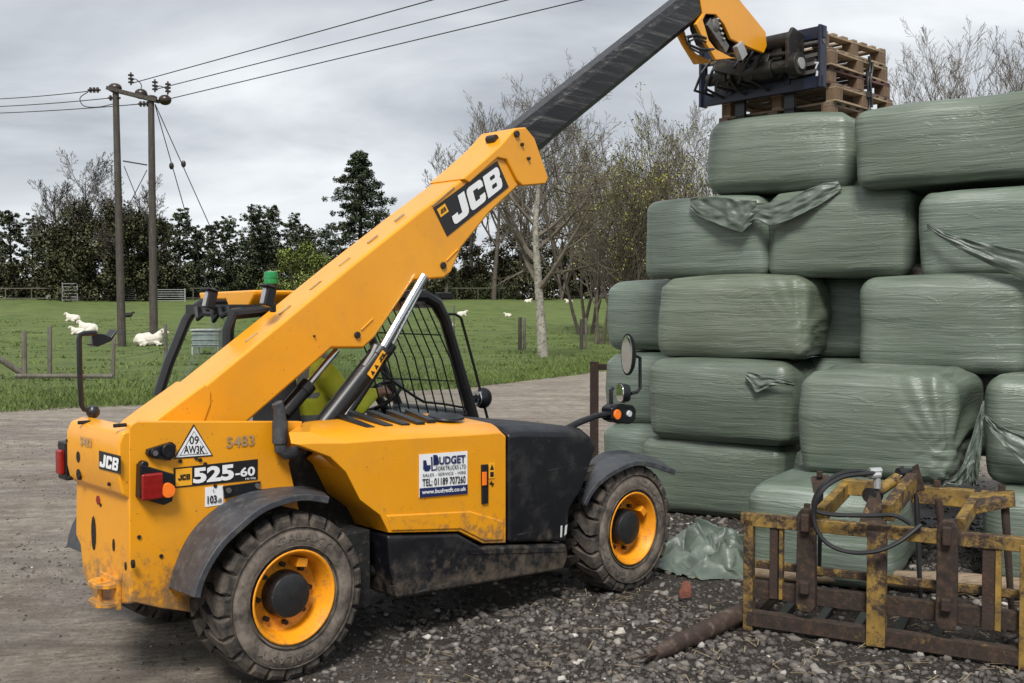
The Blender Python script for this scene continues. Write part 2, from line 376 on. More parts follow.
# green stretch film
def film_mat(name, k=1.0, hue=0.0):
    m = Mat(name)
    w = m.noise(1.6, 3, 0.5, m.coord((1, 1, 1)))
    # streaks run round the bale: stretched along x and y, fine in z, and bent by a slow noise
    tcn = m.n('ShaderNodeTexCoord'); sp = m.n('ShaderNodeSeparateXYZ'); m.l(tcn.outputs['Object'], sp.inputs[0])
    zz = m.math('ADD', sp.outputs[2], m.math('MULTIPLY', w, 0.055))
    cb = m.n('ShaderNodeCombineXYZ'); m.l(sp.outputs[0], cb.inputs[0]); m.l(sp.outputs[1], cb.inputs[1]); m.l(zz, cb.inputs[2])
    mpn = m.n('ShaderNodeMapping'); mpn.inputs['Scale'].default_value = (2.2, 2.2, 70); m.l(cb.outputs[0], mpn.inputs[0])
    s1 = m.noise(1.0, 7, 0.65, mpn.outputs[0], 0.25)
    mp2 = m.n('ShaderNodeMapping'); mp2.inputs['Scale'].default_value = (1.0, 1.0, 20); m.l(cb.outputs[0], mp2.inputs[0])
    s2 = m.noise(1.0, 4, 0.5, mp2.outputs[0], 0.4)
    s = m.math('ADD', m.math('MULTIPLY', s1, 0.6), m.math('MULTIPLY', s2, 0.4))
    g = lambda a: (a[0] * k * (1 + hue), a[1] * k, a[2] * k * (1 - hue))
    c = m.ramp(s, [(0.32, g((0.050, 0.066, 0.049))), (0.46, g((0.115, 0.143, 0.112))), (0.57, g((0.155, 0.186, 0.150))), (0.64, g((0.27, 0.30, 0.26))), (0.70, g((0.46, 0.49, 0.45)))])  # palest stops paint thin white glints into the film colour
    pt = m.noise(2.3, 4, 0.6); c = m.mix(m.ramp(pt, [(0.35, (0.0,) * 3), (0.75, (0.45,) * 3)]), c, g((0.098, 0.13, 0.082)))
    dd = m.noise(4.0, 8, 0.75); c = m.mix(m.ramp(dd, [(0.6, (0.0,) * 3), (0.85, (0.35,) * 3)]), c, (0.12, 0.115, 0.08))
    m.set(Base_Color=c, Roughness=m.ramp(s, [(0.3, (0.42,) * 3), (0.7, (0.24,) * 3)]), Specular_IOR_Level=0.6)
    b1 = m.bump(s2, 0.25, 0.018); b1 = m.bump(s1, 0.5, 0.009, b1)
    # irregular creases where layers of film overlap
    cz = m.noise(1.4, 5, 0.6, m.coord((0.55, 0.55, 3.6), (0.12, 0.16, 0)), 0.8); cz = m.math('ABSOLUTE', m.math('SUBTRACT', cz, 0.5)); cz = m.ramp(cz, [(0.0, (1,) * 3), (0.022, (0,) * 3)]); m.bump(cz, 0.22, 0.010, b1)
    return m.m
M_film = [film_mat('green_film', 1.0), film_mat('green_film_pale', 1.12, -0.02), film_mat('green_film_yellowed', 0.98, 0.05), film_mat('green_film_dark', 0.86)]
def loose_mat():
    m = Mat('loose_film'); a = m.noise(3, 6, 0.6); c = m.ramp(a, [(0.3, (0.050, 0.068, 0.052)), (0.7, (0.145, 0.176, 0.143))]); m.set(Base_Color=c, Roughness=0.4)
    m.bump(m.noise(9, 6, 0.6, m.coord((1, 1, 3))), 0.35, 0.02); return m.m
M_loose = loose_mat()

# foliage, bark
def leaf_mat(name, lo, hi, sc=0.7, transl=0.15):
    m = Mat(name); a = m.noise(sc, 3, 0.6, m.coord(kind='Object')); r = m.attr('rnd')
    c = m.ramp(m.math('ADD', m.math('MULTIPLY', a, 0.68), m.math('MULTIPLY', r, 0.32)), [(0.25, lo), (0.75, hi)])
    m.set(Base_Color=c, Roughness=0.6, Specular_IOR_Level=0.25); return m.m
M_pine = leaf_mat('pine_needles', (0.042, 0.055, 0.030), (0.125, 0.145, 0.072))
M_dark = leaf_mat('dark_evergreen_leaves', (0.030, 0.044, 0.025), (0.092, 0.115, 0.055))
M_ivy = leaf_mat('ivy_leaves', (0.050, 0.055, 0.028), (0.135, 0.135, 0.062))
M_bush = leaf_mat('spring_bush_leaves', (0.12, 0.155, 0.035), (0.27, 0.32, 0.075))
M_bud = leaf_mat('yellow_green_buds', (0.17, 0.175, 0.04), (0.36, 0.36, 0.09))
M_hedge = leaf_mat('hedge_leaves', (0.030, 0.045, 0.018), (0.085, 0.105, 0.04))
M_scrub = leaf_mat('scrub_leaves', (0.045, 0.048, 0.024), (0.115, 0.11, 0.05))
M_bark = simple('grey_brown_bark', (0.085, 0.070, 0.055), 0.9, var=0.35, sc=4)
M_barkd = simple('dark_bark', (0.045, 0.037, 0.030), 0.9, var=0.35, sc=4)
M_twig = simple('brown_twigs', (0.115, 0.096, 0.072), 0.9, var=0.3, sc=2)
M_twigd = simple('dark_twigs', (0.075, 0.062, 0.050), 0.9, var=0.3, sc=2)
M_pbark = simple('pale_lichened_bark', (0.29, 0.27, 0.225), 0.9, var=0.35, sc=5, dirt=(0.11, 0.10, 0.07), dirt_amt=(0.5, 0.62), bump=0.4)
M_wool = simple('white_wool', (0.62, 0.58, 0.50), 0.95, var=0.15, sc=9, bump=0.7, bsc=25)
M_face = simple('dark_wool', (0.02, 0.018, 0.016), 0.9)
M_galv = simple('galvanised_steel', (0.36, 0.37, 0.37), 0.5, 0.4)
M_trough = simple('green_grey_sheet', (0.16, 0.20, 0.19), 0.55)
M_stone_pale = simple('pale_rubble', (0.42, 0.41, 0.38), 0.9, var=0.3)
M_polyt = simple('pale_green_cover', (0.30, 0.36, 0.24), 0.7, var=0.2)
M_wire = simple('dark_wire', (0.03, 0.03, 0.032), 0.6)
M_insul = simple('brown_insulator', (0.03, 0.018, 0.014), 0.3)
M_brick = simple('broken_brick', (0.17, 0.060, 0.040), 0.9, var=0.3, sc=30, bump=0.6)

# ------------------------------------------------------------------ ground
def edge_y(x): return np.where(x < -0.96, 24 + 0.69 * (x + 0.96), np.where(x < 4, 24 + 1.7 * (x + 0.96), 32.43 + 0.25 * (x - 4)))
def sstep(a, b, x): t = np.clip((x - a) / (b - a), 0, 1); return t * t * (3 - 2 * t)
_w = [(RNG.uniform(-1, 1), RNG.uniform(-1, 1), RNG.uniform(0, 6.28)) for _ in range(24)]
def wav(x, y, f, k0=0, n=8):
    s = 0
    for i in range(k0, k0 + n):
        a, b, c = _w[i % 24]; L = math.hypot(a, b) + 1e-6; s = s + np.sin((a / L * x + b / L * y) * f * (0.7 + 0.6 * ((i * 37 % 10) / 10)) + c)
    return s / n
def gz(x, y):
    x = np.asarray(x, float); y = np.asarray(y, float)
    z = 2.75 * sstep(45, 125, y) + 2.0 * sstep(125, 400, y)
    d = y - edge_y(x)                                          # beyond the grass edge
    z = z + 0.07 * sstep(-0.2, 0.6, d) + 0.05 * wav(x, y, 0.9) * sstep(0, 3, d) + 0.12 * wav(x, y, 0.12, 5) * sstep(5, 20, d)
    yard = 1 - sstep(-0.5, 0.5, d)
    z = z + yard * (0.012 * wav(x, y, 2.6, 3) + 0.006 * wav(x, y, 7.0, 9))
    fr = P1 + U * 2.59
    z = z - 0.045 * np.exp(-((x - fr.x) ** 2 + (y - fr.y) ** 2) / 0.7)
    return z
def axis_pts(lo, hi, fine_lo, fine_hi, step, grow):
    a = list(np.arange(fine_lo, fine_hi, step)); s = step; v = fine_hi
    while v < hi: a.append(v); s *= grow; v += s
    a.append(hi); s = step; v = fine_lo - step; b = []
    while v > lo: b.append(v); s *= grow; v -= s
    b.append(lo); return np.array(sorted(b) + a)
xs = axis_pts(-1500, 1500, -12, 8, 0.10, 1.07); ys = axis_pts(-60, 2500, 3.0, 32, 0.10, 1.035)
X, Y = np.meshgrid(xs, ys); Z = gz(X, Y); nx, ny = len(xs), len(ys)
dE = (Y - edge_y(X))
grass = sstep(-0.6, 0.6, dE + 0.25 * wav(X, Y, 2.1, 2))
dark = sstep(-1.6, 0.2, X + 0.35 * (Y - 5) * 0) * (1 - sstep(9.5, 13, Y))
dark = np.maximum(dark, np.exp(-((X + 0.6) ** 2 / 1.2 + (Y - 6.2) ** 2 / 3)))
idx = np.arange(nx * ny).reshape(ny, nx)
Fq = np.stack([idx[:-1, :-1], idx[:-1, 1:], idx[1:, 1:], idx[1:, :-1]], -1).reshape(-1, 4)
def ground_mat():
    m = Mat('yard_and_field'); v = m.coord(kind='Object')
    gmask, dmask = m.attr('grass'), m.attr('dark')
    n1 = m.noise(0.55, 6, 0.6, v); n2 = m.noise(6, 10, 0.75, v); n3 = m.noise(38, 8, 0.75, v)
    dirt = m.ramp(n2, [(0.30, (0.20, 0.168, 0.132)), (0.50, (0.38, 0.325, 0.260)), (0.68, (0.56, 0.49, 0.405))])
    damp = m.ramp(n1, [(0.44, (0, 0, 0)), (0.60, (1, 1, 1))])
    dirt = m.mix(damp, dirt, m.mix(1.0, dirt, (0.74, 0.72, 0.73), 'MULTIPLY'))
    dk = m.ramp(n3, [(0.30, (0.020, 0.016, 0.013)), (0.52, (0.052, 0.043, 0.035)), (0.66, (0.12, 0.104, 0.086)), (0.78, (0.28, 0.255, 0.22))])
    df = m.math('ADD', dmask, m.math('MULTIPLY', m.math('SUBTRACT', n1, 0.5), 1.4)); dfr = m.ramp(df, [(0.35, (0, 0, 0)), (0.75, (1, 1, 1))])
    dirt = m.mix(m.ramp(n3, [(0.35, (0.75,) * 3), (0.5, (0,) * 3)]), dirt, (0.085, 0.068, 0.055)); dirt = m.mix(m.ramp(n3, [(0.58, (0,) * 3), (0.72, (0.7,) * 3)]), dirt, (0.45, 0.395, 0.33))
    # stretched wheel marks across the yard
    tr = m.noise(1.0, 7, 0.7, m.coord((0.5, 3.2, 1), (0, 0, R(14)), 'Object'), 0.6)
    dirt = m.mix(m.ramp(tr, [(0.45, (0,) * 3), (0.62, (0.7,) * 3)]), dirt, (0.15, 0.122, 0.098))
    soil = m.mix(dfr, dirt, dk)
    # field: grass with tussocks
    g1 = m.noise(0.10, 5, 0.6, v); g2 = m.noise(1.1, 7, 0.7, m.coord((0.55, 1, 1), kind='Object')); g3 = m.noise(11, 6, 0.7, v)
    gc = m.ramp(g2, [(0.34, (0.035, 0.042, 0.014)), (0.46, (0.085, 0.125, 0.026)), (0.68, (0.150, 0.205, 0.042))])
    gc = m.mix(m.ramp(g1, [(0.4, (0,) * 3), (0.7, (0.5,) * 3)]), gc, (0.15, 0.175, 0.055))
    gc = m.mix(m.ramp(g3, [(0.4, (0,) * 3), (0.75, (0.45,) * 3)]), gc, (0.055, 0.075, 0.022))
    gf = m.math('ADD', gmask, m.math('MULTIPLY', m.math('SUBTRACT', n2, 0.5), 0.9)); gfr = m.ramp(gf, [(0.42, (0, 0, 0)), (0.58, (1, 1, 1))])
    m.set(Base_Color=m.mix(gfr, soil, gc))
    rg = m.mix(gfr, m.mix(m.ramp(m.noise(1.3, 5, 0.6, v), [(0.45, (0,) * 3), (0.62, (1,) * 3)]), (0.50,) * 3, (0.88,) * 3), (0.9,) * 3)
    m.set(Roughness=rg, Specular_IOR_Level=0.35)
    b = m.bump(n2, 0.6, 0.07); b = m.bump(tr, 0.8, 0.07, b)
    wt = m.n('ShaderNodeTexWave'); wt.inputs['Scale'].default_value = 4.2; wt.inputs['Distortion'].default_value = 3.5; wt.inputs['Detail'].default_value = 2; m.l(m.coord((1, 1, 1), (0, 0, R(70))), wt.inputs['Vector'])
    tm = m.math('MULTIPLY', m.ramp(tr, [(0.42, (1,) * 3), (0.5, (0,) * 3)]), wt.outputs['Fac']); b = m.bump(tm, 0.7, 0.03, b)
    m.bump(n3, 1.0, 0.03, b); return m.m
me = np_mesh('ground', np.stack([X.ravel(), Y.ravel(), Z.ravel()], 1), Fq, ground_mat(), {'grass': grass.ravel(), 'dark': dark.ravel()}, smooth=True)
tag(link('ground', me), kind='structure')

# ---- grass blades (verge and near field) and gravel: uncountable
def grass_blades():
    n = 52000
    x = RNG.uniform(-14, 8, n); d = np.abs(RNG.gamma(1.0, 3.2, n)) - 0.12; y = edge_y(x) + d
    # second lot: tussocks further out
    n2 = 26000; cx = RNG.uniform(-45, 30, 900); cy = RNG.uniform(22, 75, 900); i = RNG.integers(0, 900, n2)
    x2 = cx[i] + RNG.normal(0, 0.35, n2); y2 = cy[i] + RNG.normal(0, 0.2, n2); ok = y2 > edge_y(x2) + 0.3
    x = np.concatenate([x, x2[ok]]); y = np.concatenate([y, y2[ok]]); far = np.concatenate([np.zeros(n), np.ones(ok.sum())])
    ok = np.abs((x) / y) < 0.62; x, y, far = x[ok], y[ok], far[ok]; n = len(x)
    h = RNG.uniform(0.04, 0.13, n) * (1 + 0.5 * wav(x, y, 1.3, 4)) * np.where(far > 0, 1.0, 1); w = 0.006 + 0.010 * RNG.random(n) + far * 0.02
    a = RNG.uniform(0, 6.28, n); lx = RNG.normal(0, 0.06, n); ly = RNG.normal(0, 0.06, n); z = gz(x, y) - 0.01
    V = np.zeros((n, 3, 3)); V[:, 0] = np.stack([x - np.cos(a) * w, y - np.sin(a) * w, z], 1); V[:, 1] = np.stack([x + np.cos(a) * w, y + np.sin(a) * w, z], 1)
    V[:, 2] = np.stack([x + lx, y + ly, z + h], 1)
    r = np.repeat(RNG.random(n) * 0.7 + 0.15 * (wav(x, y, 0.8, 6) + 1), 3)
    m = leaf_mat('grass_blades', (0.050, 0.070, 0.020), (0.165, 0.225, 0.055), 0.8)
    return np_mesh('grass', V.reshape(-1, 3), np.arange(n * 3).reshape(-1, 3), m, {'rnd': r})
tag(link('grass', grass_blades()), 'long green grass of the verge and pasture', 'grass', kind='stuff')

def rocks(n, xf, yf, smin, smax, name):
    base = []
    for k in range(5):
        bm = bmesh.new(); [bm.verts.new(Vector((random.gauss(0, 1), random.gauss(0, 1), random.gauss(0, 1))).normalized() * random.uniform(.85, 1.1)) for _ in range(13)]; bmesh.ops.convex_hull(bm, input=bm.verts); bmesh.ops.triangulate(bm, faces=bm.faces); bm.verts.index_update()
        V = np.array([v.co[:] for v in bm.verts]); Fc = np.array([[v.index for v in f.verts] for f in bm.faces]); base.append((V, Fc)); bm.free()
    x, y = xf, yf; n = len(x); s = smin + (smax - smin) * RNG.random(n) ** 6.0 * (0.35 + 0.65 * sstep(-1.8, 0.2, x) * (1 - sstep(10, 13, y)))
    Vs, Fs, Rs = [], [], []; off = 0
    for k in range(5):
        i = np.arange(k, n, 5); V, Fc = base[k]; a = RNG.uniform(0, 6.28, len(i)); ca, sa = np.cos(a), np.sin(a)
        sx = s[i] * RNG.uniform(0.8, 1.5, len(i)); sy = s[i] * RNG.uniform(0.7, 1.1, len(i)); sz = s[i] * RNG.uniform(0.45, 0.8, len(i))
        P = V[None] * np.stack([sx, sy, sz], 1)[:, None]
        Q = np.empty_like(P); Q[..., 0] = P[..., 0] * ca[:, None] - P[..., 1] * sa[:, None] + x[i][:, None]
        Q[..., 1] = P[..., 0] * sa[:, None] + P[..., 1] * ca[:, None] + y[i][:, None]; Q[..., 2] = P[..., 2] + (gz(x[i], y[i]) + sz * 0.25)[:, None]
        Vs.append(Q.reshape(-1, 3)); Fs.append((Fc[None] + (np.arange(len(i)) * len(V))[:, None, None]).reshape(-1, 3) + off); off += Q.shape[0] * Q.shape[1]
        Rs.append(np.repeat(RNG.random(len(i)), len(V)))
    m = Mat('flint_and_limestone'); c = m.ramp(m.attr('rnd'), [(0.0, (0.016, 0.013, 0.011)), (0.6, (0.050, 0.042, 0.034)), (0.85, (0.115, 0.10, 0.082)), (0.97, (0.24, 0.22, 0.19)), (1.0, (0.6, 0.57, 0.52))])
    c = m.mix(0.25, c, m.ramp(m.noise(40, 4), [(0.3, (0.04, 0.035, 0.03)), (0.7, (0.3, 0.28, 0.26))])); m.set(Base_Color=c, Roughness=0.8)
    return np_mesh(name, np.concatenate(Vs), np.concatenate(Fs), m.m, {'rnd': np.concatenate(Rs)})
def scatter(n, ylo, yhi, f):
    y = ylo * (yhi / ylo) ** (RNG.random(n)); x = y * RNG.uniform(-0.6, 0.78, n); p = f(x, y); k = RNG.random(n) < p; return x[k], y[k]
dens = lambda x, y: (0.30 + 0.70 * sstep(-1.6, 0.3, x) * (1 - sstep(9, 12, y))) * np.clip(0.50 + 1.5 * wav(x, y, 1.8, 11) + 0.3 * sstep(-.5, 1.5, x), 0.08, 1) * (1 - sstep(-1, 0, y - edge_y(x)))
gx, gy = scatter(170000, 4.3, 17, dens)
tag(link('gravel', rocks(0, gx, gy, 0.0032, 0.036, 'gravel')), 'loose grey stones scattered over the dark yard', 'gravel', kind='stuff')

# ------------------------------------------------------------------ lettering
def glyph_curve(kind):
    """block J C B as closed loops on a 0..1 x 0..1 square"""
    r = 0.16; t = 0.30; h = 0.27
    def rr(x0, y0, x1, y1, c): return [(x0 + c, y0), (x1 - c, y0), (x1, y0 + c), (x1, y1 - c), (x1 - c, y1), (x0 + c, y1), (x0, y1 - c), (x0, y0 + c)]
    if kind == 'J': return [[(0.60, 1), (1, 1), (1, 0.22), (0.94, 0.07), (0.80, 0), (0.15, 0), (0.03, 0.07), (0, 0.2), (0, 0.40), (0.36, 0.40), (0.36, 0.26), (0.60, 0.26)]]
    if kind == 'C': return [[(1, 0.36), (1, 0.16), (0.94, 0.04), (0.82, 0), (0.18, 0), (0.05, 0.05), (0, 0.18), (0, 0.82), (0.05, 0.95), (0.18, 1), (0.82, 1), (0.94, 0.96), (1, 0.84), (1, 0.64), (0.66, 0.64), (0.66, 0.74), (0.37, 0.74), (0.37, 0.26), (0.66, 0.26), (0.66, 0.36)]]
    if kind == 'B': return [[(0, 0), (0.84, 0), (0.95, 0.05), (1, 0.17), (1, 0.40), (0.93, 0.5), (1, 0.6), (1, 0.83), (0.95, 0.95), (0.84, 1), (0, 1)],
                            rr(0.37, 0.22, 0.68, 0.40, 0.03), rr(0.37, 0.61, 0.68, 0.78, 0.03)]
_txt = {}
def text_mesh(s, bold=0.0, glyphs=False):
    """verts normalised to a unit box, with faces"""
    key = (s, bold, glyphs)
    if key in _txt: return _txt[key]
    if glyphs:
        cu = bpy.data.curves.new('lettering', 'CURVE'); cu.dimensions = '2D'; cu.fill_mode = 'BOTH'; x = 0
        for ch in s:
            for lp in glyph_curve(ch):
                sp = cu.splines.new('POLY'); sp.points.add(len(lp) - 1)
                for i, (a, b) in enumerate(lp): sp.points[i].co = (x + a, b, 0, 1)
                sp.use_cyclic_u = True
            x += 1.10
    else:
        cu = bpy.data.curves.new('lettering', 'FONT'); cu.body = s; cu.offset = bold; cu.size = 1; cu.resolution_u = 3; cu.fill_mode = 'BOTH'
    o = bpy.data.objects.new('lettering', cu); COL.objects.link(o)
    dg = bpy.context.evaluated_depsgraph_get(); dg.update(); me = o.evaluated_get(dg).to_mesh()
    V = np.array([v.co[:] for v in me.vertices]).reshape(-1, 3); Fc = [tuple(p.vertices) for p in me.polygons]
    o.evaluated_get(dg).to_mesh_clear(); bpy.data.objects.remove(o); bpy.data.curves.remove(cu)
    lo = V.min(0); hi = V.max(0); V = (V - lo) / np.maximum(hi - lo, 1e-6); _txt[key] = (V[:, :2], Fc); return _txt[key]
def decal(name, parent, pf, quad, out, plate, items, mats, thick=0.002, border=None):
    """sticker on the surface hit by pf(px,py); quad = pixels tl, tr, br, bl; items = (text, u0, v0, u1, v1, material index, bold, shear)"""
    out = Vector(out); P = [pf(*q) for q in quad]; mb = MB()
    def uv(u, v, d): return P[3] * (1 - u) * (1 - v) + P[2] * u * (1 - v) + P[1] * u * v + P[0] * (1 - u) * v + out * d
    if plate is not None:
        sh = plate[1] if isinstance(plate, tuple) else [(0, 0), (1, 0), (1, 1), (0, 1)]; mi = plate[0] if isinstance(plate, tuple) else plate
        mb.prism([uv(u, v, 0.0008) for u, v in sh], out * thick, mi)
    lvl = thick + 0.0025
    for it in items:
        if it[0] == 'poly': mb.add([uv(u, v, lvl + it[3]) for u, v in it[1]], [tuple(range(len(it[1])))], it[2]); continue
        s, u0, v0, u1, v1, mi = it[:6]; bold = it[6] if len(it) > 6 else 0.0; sh = it[7] if len(it) > 7 else 0
        V, Fc = text_mesh(s, bold, glyphs=(bold == 'J'))  if bold == 'J' else text_mesh(s, bold)
        mb.add([uv(u0 + (u1 - u0) * a + sh * (b - .5), v0 + (v1 - v0) * b, lvl + 0.0025) for a, b in V], Fc, mi)
    return mb.build(name, mats, parent, smooth=False)

# ------------------------------------------------------------------ telehandler
TH = empty('telehandler', P1, PHI)
tag(TH, 'yellow and black telescopic handler with its boom raised to the pallets', 'telehandler')
n = Vector((0, -1, 0))
m30, m62, m02 = mt(.30), mt(.62), mt(.02)
SR = m30(129, 500).x
def P(f, *px): return [f(*p) for p in px]

# chassis and underside
mb = MB()
mb.box((1.25, .92, .48), (3.1, .62, .26)); mb.box((0.05, .80, .42), (.22, 1.1, .2)); mb.box((2.62, .80, .39), (.22, 1.1, .2))
mb.box((0, .92, .42), (.4, .34, .34)); mb.box((2.59, .92, .40), (.4, .34, .34))
mb.box((1.3, .60, .62), (1.7, .5, .5)); mb.box((.55, .55, .85), (.55, .45, .5)); mb.box((1.75, 1.35, .5), (1.2, .6, .3))
mb.tube([(.2, .28, .55), (.6, .2, .42), (.75, .2, .38)], .035); mb.box((.50, .25, .45), (.16, .30, .42))
mb.box((-.35, .62, .62), (.5, .5, .35))
mb.build('chassis', M_under, TH, bevel=.012)

# rear body: side plate and counterweight
mb = MB()
side = P(m30, (129, 431), (131, 425), (137, 421.5), (303, 421.5), (289, 463), (300, 512), (268, 514), (240, 532), (216, 560), (203, 590), (196, 613), (160, 608), (133, 602), (129.5, 560))
mb.prism(side, (0, .05, 0))
body = mb.build('rear_side_panel', M_yel, TH, bevel=.006)
mb = MB()
mr = ms(SR)
# lower plate and protruding upper box, both running across the machine
low = P(mr, (76, 480), (128.5, 492), (130, 604), (112, 604), (96, 603), (83, 575), (80, 545), (75.5, 535))
mb.prism(low, (.06, 0, 0))
prof = [(0.04, 1.290), (-.025, 1.27), (-.045, 1.22), (-.045, 1.05), (-.03, .98), (0.0, .955), (.06, .955), (.06, 1.29)]
mb.loft([[(SR + a, .302, z - .005) for a, z in prof], [(SR + a, .935, z) for a, z in prof]])
mb.box((SR + .33, .61, 1.02), (.55, .58, .36))
mb.build('counterweight', M_yel, TH, bevel=.012, seg=3)
cw = COL.objects['counterweight']
mb = MB()   # bolts, holes and slots of the rear plate
for px, py in ((88, 422), (76, 440), (118, 483), (78, 477), (101, 505), (124, 425)):
    p = mr(px, py); mb.tube([p - Vector((.049 if py < 487 else .004, 0, 0)), p + Vector((.01, 0, 0))], .009, 10)
for px, py, rz_, ry in ((87.5, 456, .028, .022), (87.5, 473.5, .028, .022), (94, 533, .085, .026), (114, 545, .03, .012), (132.5, 564, .02, .012), (126, 566, .02, .01)):
    p = mr(px, py); x = -.047 if py < 487 else -.003
    mb.loft([[p + Vector((x - e, math.cos(a) * ry, math.sin(a) * rz_)) for a in [k * math.pi / 6 for k in range(12)]] for e in (0.001, -.012)])
split_islands(mb.build('access_hole', M_under, cw))
mb = MB(); p = mr(98.5, 500); mb.tube([p - Vector((.004, 0, 0)), p + Vector((.01, 0, 0))], .022, 16); mb.build('reflector', M_red, cw)
# tow hitch
mb = MB(); hp = mr(100, 585)
c0 = Vector((SR, .50, .455))
for dz in (0, .09):
    lp = [(0, -.095), (-.06, -.095), (-.10, -.05), (-.10, .05), (-.06, .095), (0, .095)]
    mb.prism([c0 + Vector((a, b, dz - .03)) for a, b in lp], (0, 0, .022))
mb.box(c0 + Vector((-.010, 0, .03)), (.02, .21, .15)); mb.tube([c0 + Vector((-.06, 0, -.04)), c0 + Vector((-.06, 0, .10))], .014, 12)
mb.build('tow_hitch', M_yel, TH, bevel=.006)
# side plate fittings
s_out = (0, -.003, 0)
mb = MB()
for px, py in ((180, 461), (200, 460), (205, 464), (196, 458), (139, 537), (161, 556), (285, 441), (238, 492), (247, 491), (215, 486)):
    p = m30(px, py); mb.tube([p + Vector((0, .006, 0)), p - Vector((0, .006, 0))], .010, 8)
split_islands(mb.build('bolt', M_under, body))
mb = MB(); hb = P(m30, (146, 449), (170, 441.5), (174, 445), (173, 456), (168, 460), (150, 457.5), (145, 454))
mb.prism([p + Vector((0, .004, 0)) for p in hb], (0, -.03, 0)); p = m30(152, 452.5); mb.tube([p, p - Vector((0, .035, 0))], .022, 14)
p = m30(165, 450); mb.tube([p, p - Vector((0, .045, 0))], .034, 16); mb.build('fuel_cap', M_blk, body, bevel=.004)
p = m30(152, 452.5); mb = MB(); mb.tube([p - Vector((0, .034, 0)), p - Vector((0, .04, 0))], .013, 12); mb.build('keyhole', M_steel, body)
# near tail lamp
tl = empty('tail_light', (0, 0, 0), 0, TH)
mb = MB(); hs = P(m30, (136, 463), (170, 473), (168.5, 500), (160, 504), (135, 497))
mb.prism([p + Vector((0, .002, 0)) for p in hs], (0, -.05, 0)); p = m30(141, 464); mb.tube([p, p - Vector((0, .045, 0))], .02, 10); mb.build('housing', M_blk, tl, bevel=.008)
mb = MB(); a, b = m30(147, 485), m30(162.5, 489); mb.box(a - Vector((0, .056, 0)), (.105, .022, .125)); mb.build('red_lens', M_red, tl, bevel=.028, seg=4)

mb = MB(); mb.tube([b - Vector((0, .045, 0)), b - Vector((0, .066, 0))], [.037, .033], 18); mb.build('orange_lens', M_org, tl)
# far tail lamp
tl2 = empty('tail_light', (0, 0, 0), 0, TH); pc = mr(66, 460)
mb = MB(); mb.box(pc + Vector((.01, -.005, 0)), (.07, .11, .20)); mb.build('housing', M_blk, tl2, bevel=.01)
mb = MB(); mb.box(pc + Vector((-.035, -.015, -.005)), (.03, .07, .13)); mb.build('red_lens', M_red, tl2, bevel=.012)

# markings on the rear body
decal('model_decal', body, m30, [(173.5, 468), (257.5, 459), (257.5, 479.5), (173.5, 488)], n, 1,
      [('poly', [(.02, .07), (.205, .07), (.205, .93), (.02, .93)], 2, 0), ('JCB', .045, .36, .18, .64, 1, 'J'), ('525', .215, .12, .70, .90, 0, .045), ('-60', .715, .22, .96, .68, 0, .03),
       ('Hi-Viz', .84, .05, .97, .155, 0, .01)], [M_white, M_ink, M_vy])
decal('warning_triangle', body, m30, [(173.5, 424), (213, 424), (213, 459), (173.5, 459)], n, (1, [(0, 0), (1, .09), (.5, 1)]),
      [('poly', [(.045, .045), (.95, .12), (.5, .93)], 0, 0), ('poly', [(.14, .10), (.86, .155), (.5, .80)], 1, .001), ('poly', [(.165, .118), (.835, .17), (.5, .775)], 0, .002),
       ('09', .38, .42, .62, .66, 1, .02), ('AW3K', .24, .155, .77, .385, 1, .03)], [M_white, M_ink])
decal('noise_decal', body, m30, [(205, 487.5), (223, 485.5), (223, 504.5), (205, 507)], n, 0,
      [('L', .42, .72, .52, .88, 1, .0), ('103', .10, .14, .62, .56, 1, .03), ('dB', .66, .14, .90, .36, 1, .01)], [M_white, M_ink])
decal('stencilled_number', body, m30, [(226, 437), (254, 434.5), (254, 445.5), (226, 448)], n, None, [('5483', 0, 0, 1, 1, 0, .02)], [M_stencil], 0)
mrb = ms(SR - .0465)
decal('stencilled_number', cw, mrb, [(81, 436), (92, 438), (92, 447), (81, 445)], (-1, 0, 0), None, [('5483', 0, 0, 1, 1, 0, .02)], [M_stencil], 0)
decal('brand_decal', cw, mrb, [(99.5, 450.5), (121, 456), (121, 474), (99.5, 468.5)], (-1, 0, 0), 1,
      [('JCB', .09, .14, .94, .86, 0, 'J', .06)], [M_white, M_ink])
mb = MB(); q = P(m30, (222, 486), (260, 481), (258, 489), (240, 494), (224, 499)); mb.prism(q, (0, -.012, 0)); mb.build('bracket', M_blk, body, bevel=.004)
for a in ((227, 490), (256, 485.5)):
    mb = MB(); p = m30(*a); mb.tube([p - Vector((0, .012, 0)), p - Vector((0, .022, 0))], .014, 10); mb.build('screw', M_steel, body)

